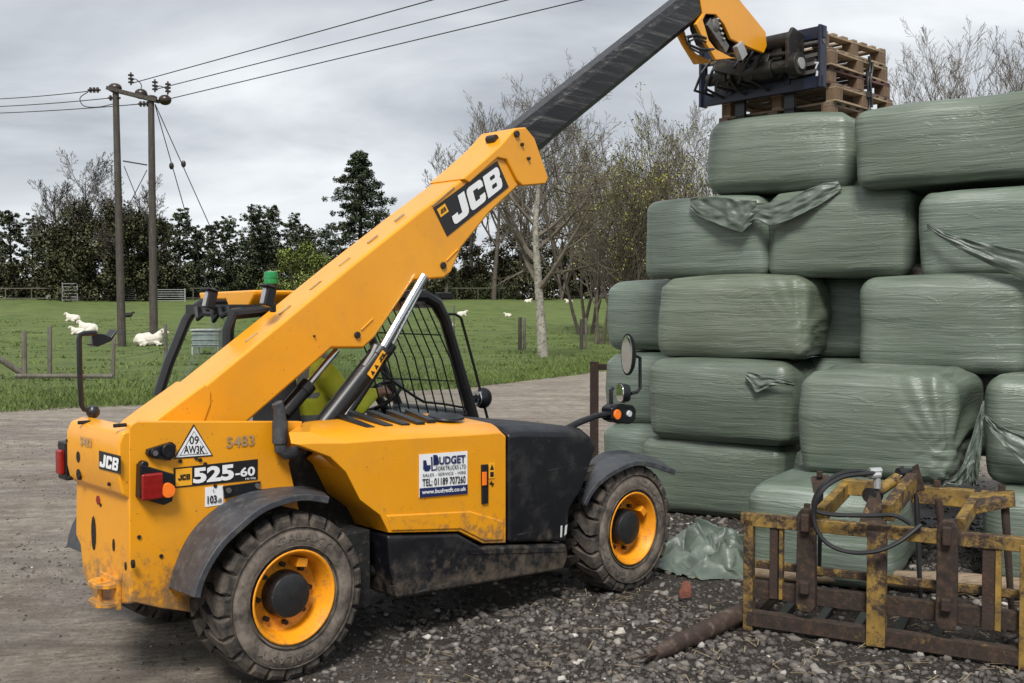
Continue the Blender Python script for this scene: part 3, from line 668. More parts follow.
# mudguards
def ribbon(name, near, far, tn, tf, mat, thick=.018, bev=.006):
    mb = MB(); mn, mf = mt(tn), mt(tf); A = [mn(*p) for p in near]; B = [mf(*p) for p in far]
    def cat(Q, k=4):
        out = []
        for i in range(len(Q) - 1):
            p0, p1, p2, p3 = Q[max(i - 1, 0)], Q[i], Q[i + 1], Q[min(i + 2, len(Q) - 1)]
            for j in range(k):
                t = j / k; out.append(.5 * ((2 * p1) + (p2 - p0) * t + (2 * p0 - 5 * p1 + 4 * p2 - p3) * t * t + (3 * p1 - p0 - 3 * p2 + p3) * t ** 3))
        return out + [Q[-1]]
    A, B = cat(A), cat(B); k = len(A); cx = sum(p.x for p in A) / k; loops = []
    for i in range(k):
        d = (A[min(i + 1, k - 1)] - A[max(i - 1, 0)]).normalized(); nn = Vector((-d.z, 0, d.x)); nn = nn if nn.z > -0.3 and (nn.z > 0 or nn.x * (A[i].x - cx) > 0) else -nn
        if nn.z < 0: nn = -nn
        lipn = Vector((0, .015, 0))
        loops.append([A[i], A[i] - nn * .035, A[i] - nn * .035 + lipn, A[i] - nn * thick + lipn, B[i] - nn * thick, B[i]])
    mb.loft(loops); return mb.build(name, mat, TH, bevel=bev)
ribbon('mudguard', [(194, 598), (198, 582), (208, 561), (222, 541), (240, 524), (257, 510), (275, 501), (303, 494), (330, 497)],
       [(168, 588), (174, 566), (186, 539), (203, 518), (226, 501), (247, 492), (268, 488), (303, 486), (322, 490)], -.03, .30, M_fend)
ribbon('mudguard', [(584, 504), (590, 492), (600, 480), (616, 469), (636, 461), (655, 463), (676, 470)],
       [(577, 498), (581, 480), (588, 464), (600, 453), (618, 450), (638, 453), (658, 459)], -.03, .36, M_fend)
def guard_far(sc, rr, a0, a1):
    mb = MB(); loops = []
    for i in range(13):
        a = R(a0 + (a1 - a0) * i / 12); c, s = math.cos(a), math.sin(a)
        loops.append([(sc + c * (rr + e), t, .415 + s * (rr + e)) for e, t in ((0, 1.32), (0, 1.62), (-.02, 1.62), (-.02, 1.32))])
    mb.loft(loops); return mb.build('mudguard', M_fend, TH, bevel=.004)
guard_far(0, .46, 172, 75); guard_far(2.59, .50, 165, 60)

# wheels
M_letter = simple('worn_moulded_lettering', (0.14, 0.12, 0.10), 0.8, var=0.4)
def wheel_mesh():
    w = empty('wheel', (0, 0, 0), 0)
    OW, IW = 0.0, .31                    # outer face at y=0 in wheel space, inner at .31
    mb = MB()
    prof = [(.012, .236), (.000, .262), (-.004, .300), (.002, .338), (.018, .362), (.035, .374), (.07, .378), (.155, .380), (.24, .378), (.275, .374), (.292, .362), (.308, .338), (.314, .300), (.31, .262), (.298, .236), (.26, .22), (.05, .22)]
    mb.revolve(prof, (0, 0, 0), (0, 1, 0), 72, closed=True)
    mb.m = [1 if (i // 72) % len(prof) in (0, 1, 2, 3, 10, 11, 12, 13) else 0 for i in range(len(mb.m))]
    # rims of raised rubber on the side wall
    mb.revolve([(-.006, .345), (-.009, .349), (-.006, .353), (.004, .353), (.004, .345)], (0, 0, 0), (0, 1, 0), 72, 0, True)
    mb.revolve([(-.003, .250), (-.007, .254), (-.004, .258), (.004, .258), (.004, .250)], (0, 0, 0), (0, 1, 0), 72, 0, True)
    NL = 23
    for sgn in (0, 1):
        for k in range(NL):
            a0 = 2 * math.pi * (k + .5 * sgn) / NL
            loops = []
            for u, da, hw in ((.000, -.0, .040), (.014, .0, .048), (.045, .015, .050), (.10, .085, .034), (.175, .185, .024)):
                y = u if sgn == 0 else .31 - u; a = a0 - da
                ro = .416 if u > .03 else (.409 if u > 0 else .386); ri = .365 if u > .0 else .345
                def pt(r, aa): return Vector((math.cos(aa) * r, y, math.sin(aa) * r))
                loops.append([pt(ri, a - hw / .4 * 1.15), pt(ro, a - hw / .4 * .85), pt(ro, a + hw / .4 * .85), pt(ri, a + hw / .4 * 1.15)])
            mb.loft(loops, 0)
    for a0_ in (90, 270):                     # moulded lettering round the side wall
        V_, F_l = text_mesh('GALAXY', .02); rn_ = [(a, b) for a, b in V_]; o_ = []
        for a, b in rn_:
            an_ = R(a0_ + 32 - 64 * a); rr_ = .283 + .040 * b; o_.append((math.cos(an_) * rr_, -.0075, math.sin(an_) * rr_))
        mb.add(o_, F_l, 2)
    tyre = mb.build('tyre', [M_tyre, M_wall, M_letter], w, bevel=.004, ang=40, seg=1)
    mb = MB()
    mb.revolve([(-.002, .236), (-.006, .229), (.0, .220), (.018, .212), (.045, .200), (.085, .192), (.11, .186), (.120, .165), (.118, .06), (.128, .0)], (0, 0, 0), (0, 1, 0), 56, caps=False)
    mb.revolve([(.315, .236), (.30, .20), (.20, .19), (.13, .19), (.13, .05)], (0, 0, 0), (0, 1, 0), 40, caps=False)
    mb.box((.035, .075, .166), (.06, .09, .045)); rim = mb.build('rim', M_rim, w, bevel=.003, ang=30)
    mb = MB(); mb.revolve([(.12, .118), (.07, .118), (.055, .112), (.035, .108), (.030, .098), (.028, .02), (.027, .0)], (0, 0, 0), (0, 1, 0), 36)
    hub = mb.build('hub_cap', M_hub, w, bevel=.002)
    for k in range(8):
        a = 2 * math.pi * (k + .3) / 8; mb = MB(); p = Vector((math.cos(a) * .148, .118, math.sin(a) * .148)); mb.tube([p, p - Vector((0, .028, 0))], .014, 6); mb.build('wheel_nut', M_blkm, w)
    return w
w0 = wheel_mesh(); w0.parent = TH; w0.location = (.045, 0, .415); w0.rotation_euler = (0, R(11), 0)
w1 = copy_tree(w0, TH); w1.scale = (1.03, 1, 1.03); w1.location = (2.65, 0, .375); w1.rotation_euler = (0, R(47), R(1))
w2 = copy_tree(w0, TH); w2.location = (.1, 1.60, .415); w2.rotation_euler = (0, 0, math.pi)
w3 = copy_tree(w0, TH); w3.location = (2.62, 1.62, .415); w3.rotation_euler = (0, .4, math.pi)

# engine cover, nose and sill
mb = MB()
def slab(px, top, lift, t1=.02, t2=.10, t3=.56, back=1.215):
    """loft a cover from its near outline; the points listed in top rise towards the boom"""
    a = P(mt(t1), *px); b = [Vector((p.x, t2, p.z + (lift if i in top else 0))) for i, p in enumerate(a)]
    a = [Vector((p.x, p.y, p.z - (.015 if i in top else 0))) for i, p in enumerate(a)]
    c = [Vector((p.x, t3, (back[i] if isinstance(back, dict) else back) if i in top else p.z)) for i, p in enumerate(a)]
    return [a, b, c]
ypx = [(292, 441), (318, 440), (345, 440), (400, 436), (460, 433), (500, 430.5), (506, 434), (506, 543), (483, 543.5), (459, 531.5), (389, 533), (380, 515), (360, 500), (346, 472), (330, 457), (300, 446)]
lp_ = slab(ypx, {0, 1, 2, 3, 4, 5, 6}, .035, back={0: 1.21, 1: 1.22, 2: 1.225, 3: 1.215, 4: 1.205, 5: 1.19, 6: 1.18})
bk = mt(.56)(304, 422); lp_[2][0] = bk; lp_[2][15] = bk - Vector((0, 0, .04)); lp_[2][14] = Vector((max(lp_[2][14].x, bk.x + .05), .56, lp_[2][14].z)); lp_[2][1] = bk + Vector((.05, 0, .002)); lp_[2][2] = bk + Vector((.10, 0, .003)); lp_[1][0].x += .03
mb.loft(lp_)
pod = mb.build('engine_cover', M_yel, TH, bevel=.022, seg=4)
# moulded step low on the cover
mb = MB(); mb.prism([m02(*p) + Vector((0, .01, 0)) for p in ((386, 515), (470, 511), (503, 521), (503, 540), (484, 541), (460, 529), (391, 531))], (0, -.018, 0)); mb.build('cover_step', M_yel, pod, bevel=.009, seg=4)
mb = MB()
npx = [(509, 433), (520, 431), (580, 432), (590, 434), (597, 447), (583, 488), (570, 510), (567, 541.5), (509, 543)]
mb.loft(slab(npx, {0, 1, 2, 3}, .03, back={0: 1.165, 1: 1.16, 2: 1.09, 3: 1.07}))
nose = mb.build('nose_cover', M_body, TH, bevel=.022, seg=4)
mb = MB(); spx = [(388, 535.5), (459, 534), (481, 546), (567, 544), (569, 556), (564, 570), (397, 599), (391, 570)]
a = P(mt(.015), *spx); mb.loft([a, [p + Vector((0, .5, 0)) for p in a]]); sill = mb.build('sill', M_body, TH, bevel=.02, seg=3)
mb = MB(); mb.prism([mt(.01)(*p) for p in ((468, 549), (565, 547), (566, 552), (470, 555))], (0, .02, 0)); mb.build('sill_ridge', M_body, sill, bevel=.004)
# louvres on the top of the cover
def on_top(px, py): return hit(px, py, (.9, .3, 1.203), Vector((.0, -.10, 1)))
mb = MB()
for a, b in (((333, 413), (371, 429)), ((351, 412.5), (389, 427)), ((370, 412), (406, 425.5)), ((389, 411.5), (421, 424)), ((408, 411), (432, 421.5))):
    p = on_top(*a); q = on_top(*b); L = (q - p); wv = Vector((.042, .0, 0)); up = Vector((0, 0, .019))
    mb.loft([[p - wv * .6 - up, p + wv * .6 - up, p + wv * .6 + up * .6, p - wv * .6 + up * .6], [q - wv * .7 - up, q + wv * .7 - up, q + wv * .7 + up * .6, q - wv * .7 + up * .6]])
split_islands(mb.build('louvre', M_ink, pod, bevel=.003))
mb = MB(); p = on_top(446, 417.5); mb.revolve([(0, .11), (.012, .105), (.014, 0)], p, (0, -.1, 1), 28); mb.build('filler_cover', M_blk, pod)
# sticker and latch
decal('hire_company_sticker', pod, mt(.018), [(419, 454.5), (467, 451), (467, 493.5), (419, 497.5)], n, 0,
      [('BUDGET', .30, .73, .95, .92, 2, .035), ('B', .27, .73, .38, .97, 2, .04), ('FORKTRUCKS LTD', .33, .595, .96, .695, 1, .012), ('SALES - SERVICE - HIRE', .06, .475, .96, .545, 1, .01),
       ('TEL: 01189 707260', .05, .255, .95, .43, 1, .02), ('poly', [(.0, .0), (1, .0), (1, .215), (.0, .215)], 2, .0), ('www.budgetft.co.uk', .04, .045, .96, .175, 0, .02),
       ('poly', [(.10, .60), (.20, .60), (.20, .66), (.10, .66)], 2, .0), ('poly', [(.07, .64), (.22, .64), (.22, .74), (.15, .74), (.13, .86), (.07, .86)], 2, .001),
       ('poly', [(.235, .60), (.265, .60), (.255, .93), (.225, .93)], 2, .001), ('poly', [(.265, .60), (.33, .61), (.33, .64), (.265, .63)], 2, .001)], [M_white, M_ink, M_blue], thick=.003)
mb = MB(); mb.prism(P(mt(.022), (480.5, 464.5), (487, 464), (487, 503), (481, 504)), (0, -.014, 0)); latch = mb.build('cover_latch', M_ink, pod, bevel=.003)
mb = MB(); mb.prism(P(mt(.006), (482, 472), (486, 471.7), (486, 485), (482, 485.5)), (0, -.008, 0)); mb.build('release_tab', M_org, latch, bevel=.002)
decal('warning_decal', pod, mt(.018), [(488.5, 463), (494.5, 462.5), (494.5, 478), (488.5, 478.5)], n, 0, [('poly', [(.15, .55), (.85, .55), (.5, .92)], 1, 0), ('poly', [(.2, .1), (.8, .1), (.8, .42), (.2, .42)], 1, 0)], [M_vy, M_ink])
decal('arrow_decal', pod, mt(.018), [(489, 480), (494, 480), (494, 487), (489, 487)], n, None, [('poly', [(.0, .45), (.55, 1), (.5, .65), (1, .55), (.6, .0), (.45, .35)], 0, 0)], [M_ink], 0)
decal('chalk_mark', nose, mt(.018), [(559, 526), (568, 524), (568, 534), (559, 538)], n, None, [('poly', [(.1, 0), (.3, 0), (.35, 1), (.15, 1)], 0, 0), ('poly', [(.55, 0), (.8, .1), (.9, 1), (.65, .9)], 0, 0)], [M_offw], 0)

# exhaust
mb = MB(); me_ = mt(.25)
mb.tube(P(me_, (277, 403), (279.5, 409), (280, 420), (280, 444)), [.028, .03, .032, .034], 14)
mb.tube(P(me_, (280, 421), (280, 443)), .040, 14); mb.tube(P(me_, (280, 440), (281, 449), (286, 453), (294, 453), (303, 448)), [.034, .036, .036, .034, .034], 12)
mb.build('exhaust_pipe', M_fend, TH)

# boom, outer section
mb = MB()
bo = P(m62, (118, 452), (150, 424), (205, 385), (286, 319), (350, 266.5), (420, 211), (466, 176), (486, 161), (504, 147), (512, 160), (520, 178), (519, 186), (490, 213), (462, 248), (452, 272), (444, 278.5), (414, 281), (375, 338), (364, 348.5), (332, 348.5), (246, 424), (232, 452))
mb.prism(bo, (0, .30, 0)); boom = mb.build('boom', M_yel, TH, bevel=.018, seg=3)
mb = MB()   # collar at the mouth
co = P(mt(.60), (462, 179), (484, 160), (501, 144.5), (515, 128), (526, 127), (535, 138), (549, 178), (546, 184), (523, 186), (517, 180), (507, 160), (498, 158), (470, 183))
mb.prism(co, (0, .34, 0)); collar = mb.build('boom_collar', M_yel, boom, bevel=.012, seg=3)
mb = MB()   # low fold at the heel of the boom
hp_ = P(mt(.612), (122, 450), (150, 424), (168, 410.5), (205, 383.5), (212, 392), (212, 404), (206, 421), (203, 450)); mb.prism(hp_, (0, .32, 0)); mb.build('boom_heel', M_yel, boom, bevel=.014, seg=3)
mb = MB()   # slots and pads on the top of the boom
bd = (bo[4] - bo[2]).normalized(); bn = Vector((-bd.z, 0, bd.x))
for k, u in enumerate((.42, .68, .93, 1.18, 1.43, 1.68)):
    c = bo[2] + bd * u + bn * .002 + Vector((0, .12, 0)); mb.beam(c - bd * .045, c + bd * .045, .020, .006, up=bn)
for d in (.30,): pass
split_islands(mb.build('grease_slot', M_stencil, boom, bevel=.003))
mb = MB()
for f, px, py, r in ((mt(.618), 357, 335, .020), (mt(.618), 443, 265.5, .022), (mt(.595), 516.5, 134, .022), (mt(.595), 522, 144.5, .012), (mt(.595), 528.5, 158.5, .012), (mt(.618), 314, 336, .006)):
    p = f(px, py); mb.tube([p + Vector((0, .02, 0)), p - Vector((0, .012, 0))], r, 16)
p = mt(.75)(490, 138); mb.tube([p - Vector((0, .06, .01)), p + Vector((0, .02, -.01))], .028, 12)
split_islands(mb.build('pivot_pin', M_blkm, boom, bevel=.003))
for aa, bb in (((358, 333), (373, 318.5)), ((443, 264), (458, 249))):
    mb = MB(); mb.beam(mt(.618)(aa[0] + 3, aa[1] - 3), mt(.618)(*bb), .008, .010, up=(0, 1, 0)); mb.build('weld_rib', M_yel, boom, bevel=.003)
mb = MB(); mb.beam(mt(.617)(432, 206), mt(.617)(454, 187), .004, .010, up=(0, 1, 0)); mb.build('seam', M_stencil, boom)
decal('boom_brand_decal', boom, mt(.619), [(433, 208), (497, 161), (508.5, 187), (447, 236.5)], n, 1,
      [('poly', [(.03, .62), (.15, .62), (.15, .90), (.03, .90)], 2, 0), ('JCB', .05, .70, .13, .82, 1, 'J'), ('JCB', .16, .14, .95, .86, 0, 'J', .05)], [M_white, M_ink, M_vy])

# inner section
mb = MB()
T1, T2 = .665, .875
mi = mt(T1); A0, A1 = mi(500, 186), mi(705, 16.5); B0, B1 = mi(478, 157), mi(690, -8)
dirb = (A1 - A0).normalized(); nb = Vector((-dirb.z, 0, dirb.x)); hgt = (B1 - A1).dot(nb)
Ps = [A0 + dirb * .05, A1 + dirb * .10]; loops = []
for p in Ps:
    c = .045; loops.append([p + Vector((0, c, 0)), p + nb * c, p + nb * (hgt - c), p + nb * hgt + Vector((0, c, 0)), p + nb * hgt + Vector((0, T2 - T1 - c, 0)), p + nb * (hgt - c) + Vector((0, T2 - T1, 0)), p + nb * c + Vector((0, T2 - T1, 0)), p + Vector((0, T2 - T1 - c, 0))])
mb.loft(loops); inner = mb.build('inner_boom', M_inner, TH, bevel=.004)
# head (gooseneck)
mb = MB(); mh_ = mt(.655)
hd = P(mh_, (697, -22), (716, -28), (733, -12), (740, 0), (751.5, 14), (766, 32), (767, 46), (764, 53), (752, 48.5), (731, 39), (724, 24), (716, 14.5), (706, 14), (703, 20), (709, 40), (716, 49), (731, 57), (738, 58), (716, 60), (704, 40), (696, 24), (703, 14))
mb.prism(hd, (0, .03, 0)); mb.prism([p + Vector((0, .20, 0)) for p in hd], (0, .03, 0))
topb = P(mh_, (697, -22), (716, -28), (733, -12), (740, 0), (751.5, 14), (766, 32), (764, 44), (745, 30), (735, 12), (722, 4), (700, 4)); mb.prism([p + Vector((0, .03, 0)) for p in topb], (0, .17, 0))
head = mb.build('boom_head', M_yel, TH, bevel=.010, seg=2)
mb = MB(); mb.ball(mt(.70)(713, 26), (.06, .05, .075), 12); mb.beam(mt(.70)(706, 22), mt(.70)(725, 50), .06, .08)
for k in range(5): mb.tube([mt(.68)(716 + k * 1.5, 18 + k * 5), mt(.66)(719 + k * 1.5, 20 + k * 5)], .016, 8)
mb.build('valve_block', M_steel, head, bevel=.004)
mb = MB(); mb.prism([p + Vector((0, .07, 0)) for p in P(mh_, (704, 6), (722, 6), (735, 14), (745, 32), (744, 50), (730, 52), (712, 42), (706, 26))], (0, .09, 0)); mb.build('head_dark_fill', M_blkm, head)  # dark box added between the plates so the hole looks dark
mb = MB(); mb.box(mt(.66)(740, 51), (.13, .05, .10), Matrix.Rotation(.9, 3, 'Y')); mb.build('hydraulic_valve', M_galv, head, bevel=.004)
for k, (dx_, dy_) in enumerate(((0, 0), (2, 3), (-3, -1))):
    mb = MB(); mk = mt(.63 - .012 * k)
    pts = [mk(*p) for p in ((712 + dx_, 49), (700, 50 + dy_), (689 + dx_ * .5, 45 + dy_), (688 + dx_, 38 + dy_), (696, 35.5 + dy_), (706, 39 + dy_))]
    mb.tube(pts, .009, 8); mb.build('hose', M_rubber, head)

# carriage
CS = mt(.30)(821, 55).x; mc = ms(CS)
z0c, z1c = 3.745, 4.285; car = empty('fork_carriage', (0, 0, 0), 0, TH)
mb = MB()
for t in (.30, 1.55): mb.box((CS + .02, t, (z0c + z1c) / 2), (.11, .03, z1c - z0c))
for z in (z0c + .06, z1c - .06): mb.box((CS + .02, .91, z), (.05, 1.27, .11))
for t in (.62, 1.22): mb.box((CS + .0, t, (z0c + z1c) / 2), (.04, .05, .40))
mb.build('carriage_frame', M_navy, car, bevel=.008)
mb = MB()
for t in (.42, .55, 1.35):
    mb.tube([(CS + .08, t - .04, z0c + .25), (CS + .08, t + .12, z0c + .25)], .03, 10)
for z in (z0c + .15, z0c + .22, z0c + .29): mb.beam((CS - .01, .32, z), (CS - .01, .60, z - .01), .02, .03)
mb.tube([(CS + .02, .28, z1c - .14), (CS + .02, 1.54, z1c - .14)], .022, 12); mb.build('slide_cylinder', M_steel, car)
mb = MB()
cx = CS - .16
mb.tube([(cx, .50, z0c + .20), (cx, 1.36, z0c + .20)], .058, 20); mb.tube([(cx, .40, z0c + .20), (cx, .50, z0c + .20)], .10, 20); mb.tube([(cx - .02, .52, z0c + .30), (cx + .02, 1.3, z0c + .34)], .025, 10)
mb.tube([(cx, .50, z1c - .12), (cx, 1.0, z1c - .12)], .07, 16); mb.tube([(cx, .66, z0c + .20), (cx, .95, z0c + .20)], .082, 20); mb.tube([(cx, 1.12, z0c + .20), (cx, 1.2, z0c + .20)], .085, 16); mb.box((cx + .03, 1.02, z0c + .33), (.14, .14, .18)); mb.box((cx + .02, .62, z0c + .34), (.10, .10, .16))
for t in (.46, 1.06):
    mb.prism([(cx - .10, t, z0c + .16), (cx + .02, t, z0c + .08), (CS, t, z0c + .14), (CS, t, z1c - .06), (cx - .02, t, z1c - .02), (cx - .10, t, z1c - .12)], (0, .035, 0))
mb.beam((cx - .05, .77, z1c - .25), (cx + .12, .77, z0c + .2), .16, .10); mb.beam((cx, .9, z0c + .2), (cx - .1, 1.2, z0c + .3), .10, .12)
mb.build('tilt_linkage', M_steel if False else simple('greasy_linkage', (0.018, 0.017, 0.016), 0.5, 0.3, dirt=(0.075, 0.062, 0.04), dirt_amt=(0.52, 0.72)), car, bevel=.008)
mb = MB(); mb.tube([(cx, .385, z0c + .20), (cx, .40, z0c + .20)], .05, 16); mb.build('pin_cap', M_galv, car)
mb = MB(); mb.box((CS + .06, .92, z0c + .20), (.03, 1.05, .30)); mb.box((CS + .05, 1.15, z0c + .26), (.12, .25, .34)); mb.box((CS + .05, .62, z0c + .30), (.10, .10, .40)); mb.build('back_plate', M_under, car, bevel=.01)
for k in range(6):
    mb = MB(); t_ = .72 + k * .12; mb.tube([(cx - .02, t_, z1c - .10 - .03 * (k % 3)), (cx - .09, t_ + .05, z1c - .28), (cx - .05, t_ + .16, z0c + .12), (CS, t_ + .10, z0c + .05 + .04 * (k % 2))], .014, 7); mb.build('carriage_hose', M_rubber, car)
for t0 in (.66, 1.18):
    mb = MB(); mb.box((CS + .10, t0, 3.86), (.04, .10, .52)); mb.prism([(CS + .12, t0 - .05, 3.585), (CS + .12, t0 - .05, 3.632), (CS + .3, t0 - .05, 3.628), (CS + 1.10, t0 - .05, 3.600), (CS + 1.12, t0 - .05, 3.585)], (0, .10, 0)); mb.box((CS + .10, t0, 3.60), (.04, .10, .06)); mb.build('fork', M_blkm, car, bevel=.003)
# '7' stencilled on the carriage side plate
decal('carriage_mark', car, mt(.284), [(814, 62), (818.5, 62), (818.5, 76), (814, 76)], n, None, [('7', 0, .5, 1, 1, 0, .03), ('poly', [(.3, 0), (.8, .0), (.9, .35), (.5, .4)], 0, 0)], [M_offw], 0)

# rams under the boom
def ram(t, a, b, c, r1, r2, name='lift_ram'):
    m_ = mt(t); A, B, C = m_(*a), m_(*b), m_(*c); mb = MB(); mb.tube([A, B], r1, 18); mb.tube([B - (B - A).normalized() * .06, B], r1 * 1.12, 18); o = mb.build(name, M_blkm, TH, bevel=.003)
    mb = MB(); mb.tube([B - (B - A).normalized() * .02, C], r2, 16); mb.build('ram_rod', M_chrome, o); return o
lr = ram(.58, (318, 432), (382, 350), (424, 276), .058, .026)
ram(.72, (283, 414), (309, 384), (337, 350), .045, .020, 'tilt_ram')
ram(.80, (340, 425), (392, 345), (420, 290), .03, .014, 'tilt_ram')
mb = MB(); mb.beam(mt(.50)(367, 352), mt(.50)(385, 327), .02, .002, up=(0, 1, 0)); 
decal('ram_decal', lr, mt(.519), [(367, 374), (382.5, 350), (387, 354.5), (372, 379)], n, 0, [('JCB', .62, .2, .92, .8, 1, 'J'), ('poly', [(.08, .2), (.25, .2), (.165, .85)], 1, 0), ('poly', [(.32, .2), (.5, .2), (.41, .85)], 1, 0)], [M_vy, M_ink])
mb = MB(); mb.tube(P(mt(.55), (364, 366), (372, 354), (376, 345)), .012, 8); mb.build('ram_pipe', M_galv, lr)

# cab
def tb(pts, r, name, mat=M_blkm, par=None, nn=10): mb = MB(); mb.tube(pts, r, nn); return mb.build(name, mat, par)
cab = empty('cab', (0, 0, 0), 0, TH)
mA, mB = mt(1.0), mt(1.84)
near_top = P(mA, (228, 420), (228, 330), (233, 314), (262, 311), (330, 300), (405, 296), (424, 296), (436, 303), (445, 320), (474, 420))
mb = MB(); mb.tube(near_top, [.035, .035, .035, .035, .035, .04, .045, .045, .04, .04], 10)
far_rear = P(mB, (158, 396), (168, 365), (186, 321), (193, 310), (202, 304), (216, 302), (232, 301))
q0 = far_rear[-1]; q0 = Vector((q0.x, 1.84, q0.z))
mb.tube(far_rear + [Vector((1.55, 1.84, 1.90)), Vector((1.75, 1.84, 1.84)), Vector((2.12, 1.84, 1.08))], .034, 10)
mb.box((.30, 1.42, .62 + .1), (.06, .84, .6)); mb.box((1.15, 1.42, .48), (1.9, .84, .10)); mb.box((1.15, 1.82, .75), (1.9, .04, .55)); mb.box((2.10, 1.42, .80), (.06, .84, .55))
mb.tube([near_top[3], near_top[3] + Vector((0, .84, 0))], .035); mb.tube([near_top[7], Vector((near_top[7].x, 1.84, near_top[7].z))], .035)
mb.tube([Vector((2.08, 1.0, 1.1)), Vector((2.08, 1.84, 1.1))], .035)
mb.build('cab_frame', M_blkm, cab)
mb = MB()   # roof panels
zr = 1.925
mb.prism([(.42, 1.02, zr), (.42, 1.12, zr - .10), (.42, 1.30, zr - .115), (.42, 1.36, zr - .03), (.42, 1.68, zr - .03), (.42, 1.71, zr + .015), (.42, 1.02, zr + .025)], (1.15, 0, 0))
mb.build('cab_roof', M_yel, cab, bevel=.015, seg=3)
mb = MB(); mb.box((.42, 1.36, zr - .09), (.16, .72, .06)); rr_ = random.Random(3)
for k in range(5): mb.tube([(.33, 1.05 + k * .1, zr - .10 + rr_.uniform(-.02, .02)), (.31, 1.10 + k * .1, zr - .14 + rr_.uniform(-.02, .03)), (.33, 1.16 + k * .1, zr - .08)], .016, 6)
mb.build('wiring_loom', M_rubber, cab)
def worklight(px, py, t):
    w = empty('work_light', (0, 0, 0), 0, cab); p = ms(t)(px, py); mb = MB()
    rot = Matrix.Rotation(.25, 3, 'Y'); mb.box(p, (.055, .065, .105), rot); mb.box(p + Vector((.0, 0, .058)), (.075, .085, .014), rot); mb.box(p + Vector((.03, 0, -.06)), (.03, .03, .05)); mb.build('housing', M_blk, w, bevel=.008)
    mb = MB(); mb.box(p + rot @ Vector((-.03, -.0, 0)), (.010, .035, .09), rot); mb.build('lens', M_galv, w, bevel=.003)
worklight(210, 300, .24); worklight(268, 297, .30)
bc = empty('beacon', (0, 0, 0), 0, cab); bp = mt(1.3)(271, 282)
mb = MB(); mb.revolve([(0, .042), (.01, .043), (.05, .043), (.072, .040), (.08, .0)], bp - Vector((0, 0, .01)), (0, 0, 1), 24); mb.revolve([(.035, .046), (.045, .046)], bp - Vector((0, 0, .01)), (0, 0, 1), 24); mb.build('beacon_lens', M_green, bc)
mb = MB(); mb.tube([bp - Vector((0, 0, .10)), bp - Vector((0, 0, .02))], .02, 10); mb.tube([bp - Vector((0, 0, .04)), bp - Vector((0, 0, .008))], .042, 20); mb.build('beacon_stem', M_blkm, bc)
# glass
def pane(pts, name='window'): mb = MB(); mb.add(pts, [tuple(range(len(pts)))]); return mb.build(name, M_glass, cab, smooth=False)
pane([p + Vector((0, .01, 0)) for p in near_top])
pane([Vector((.20, 1.82, 1.15)), Vector((.62, 1.82, 1.88)), Vector((1.7, 1.82, 1.88)), Vector((2.08, 1.82, 1.1))])
mb = MB(); mb.add([(.235, 1.04, 1.1), (.24, 1.04, 1.82), (.56, 1.80, 1.82), (.26, 1.80, 1.22)], [(0, 1, 2, 3)]); mb.build('rear_window', M_glass, cab, smooth=False)
mb = MB(); a, b = near_top[8], near_top[9]; mb.add([a, b, Vector((b.x, 1.82, b.z)), Vector((a.x, 1.82, a.z))], [(0, 1, 2, 3)]); mb.build('windscreen', M_glass, cab, smooth=False)
# side guard of slanting bars
mb = MB()
for k in range(10):
    x = k / 9; top = mA(344 + 82 * x, 300 if x < .8 else 303 + 6 * (x - .8)); bot = mA(383 + 82 * x, 414); mid = (top + bot) / 2 + Vector((.02, -.03, .0)); mb.tube([top, mid, bot], .0055, 5)
for yy in (332, 378): mb.tube([mA(352 + (yy - 300) * .32, yy), mA(438 + (yy - 320) * .28, yy + 3)], .005, 5)
mb.build('window_guard', M_blkm, cab)
mb = MB(); mb.box((1.04, 1.42, .93), (.46, .46, .12)); mb.box((.79, 1.42, 1.22), (.12, .44, .56), Matrix.Rotation(-.12, 3, 'Y')); mb.build('seat', M_seat, cab, bevel=.04, seg=3)
swc = mt(1.36)(378, 396); mb = MB(); ax = Vector((-.55, 0, .83)).normalized(); a_ = ax.orthogonal().normalized(); b_ = ax.cross(a_)
mb.tube([swc + (a_ * math.cos(t) + b_ * math.sin(t)) * .17 for t in [2 * math.pi * k / 28 for k in range(29)]], .015, 8)
for k in range(3): an = k * 2.1; mb.beam(swc, swc + (a_ * math.cos(an) + b_ * math.sin(an)) * .165, .03, .012)
mb.tube([swc, swc - ax * .35], .03, 10); mb.build('steering_wheel', M_blk, cab)
mb = MB(); mb.box((1.92, 1.42, .98), (.22, .8, .26)); mb.tube([(1.25, 1.12, .85), (1.25, 1.12, 1.12)], .012); mb.ball((1.25, 1.12, 1.14), .03, 10); mb.build('dashboard', M_blk, cab, bevel=.03)
mb = MB(); mb.tube(P(mt(1.05), (382, 372), (395, 383), (414, 396), (424, 402)), .009, 6); mb.tube(P(mt(1.05), (424, 402), (444, 404), (466, 408)), .008, 6); mb.build('wiper', M_blkm, cab)
mb = MB(); mb.beam(mt(1.5)(224, 338), mt(1.5)(233, 338), .05, .02); mb.box(mt(1.2)(444, 296), (.12, .06, .05)); split_islands(mb.build('roof_bracket', M_blk, cab, bevel=.01))
# windscreen stay and mirrors
tb(P(mt(1.0), (447, 314), (455, 314), (461, 318), (474, 366), (489, 424)), .010, 'mirror_stay', M_blkm, TH, 8)
mr1 = empty('mirror', (0, 0, 0), 0, TH); p = mt(1.0)(483, 398)
mb = MB(); mb.ball(p, (.075, .05, .075), 18); mb.beam(p - Vector((.14, 0, -.02)), p, .02, .02); mb.build('mirror_housing', M_blk, mr1)
mb = MB(); mb.tube([p + Vector((-.058, .0, 0)), p + Vector((-.066, 0, 0))], .055, 20); mb.build('mirror_glass', M_mir, mr1)
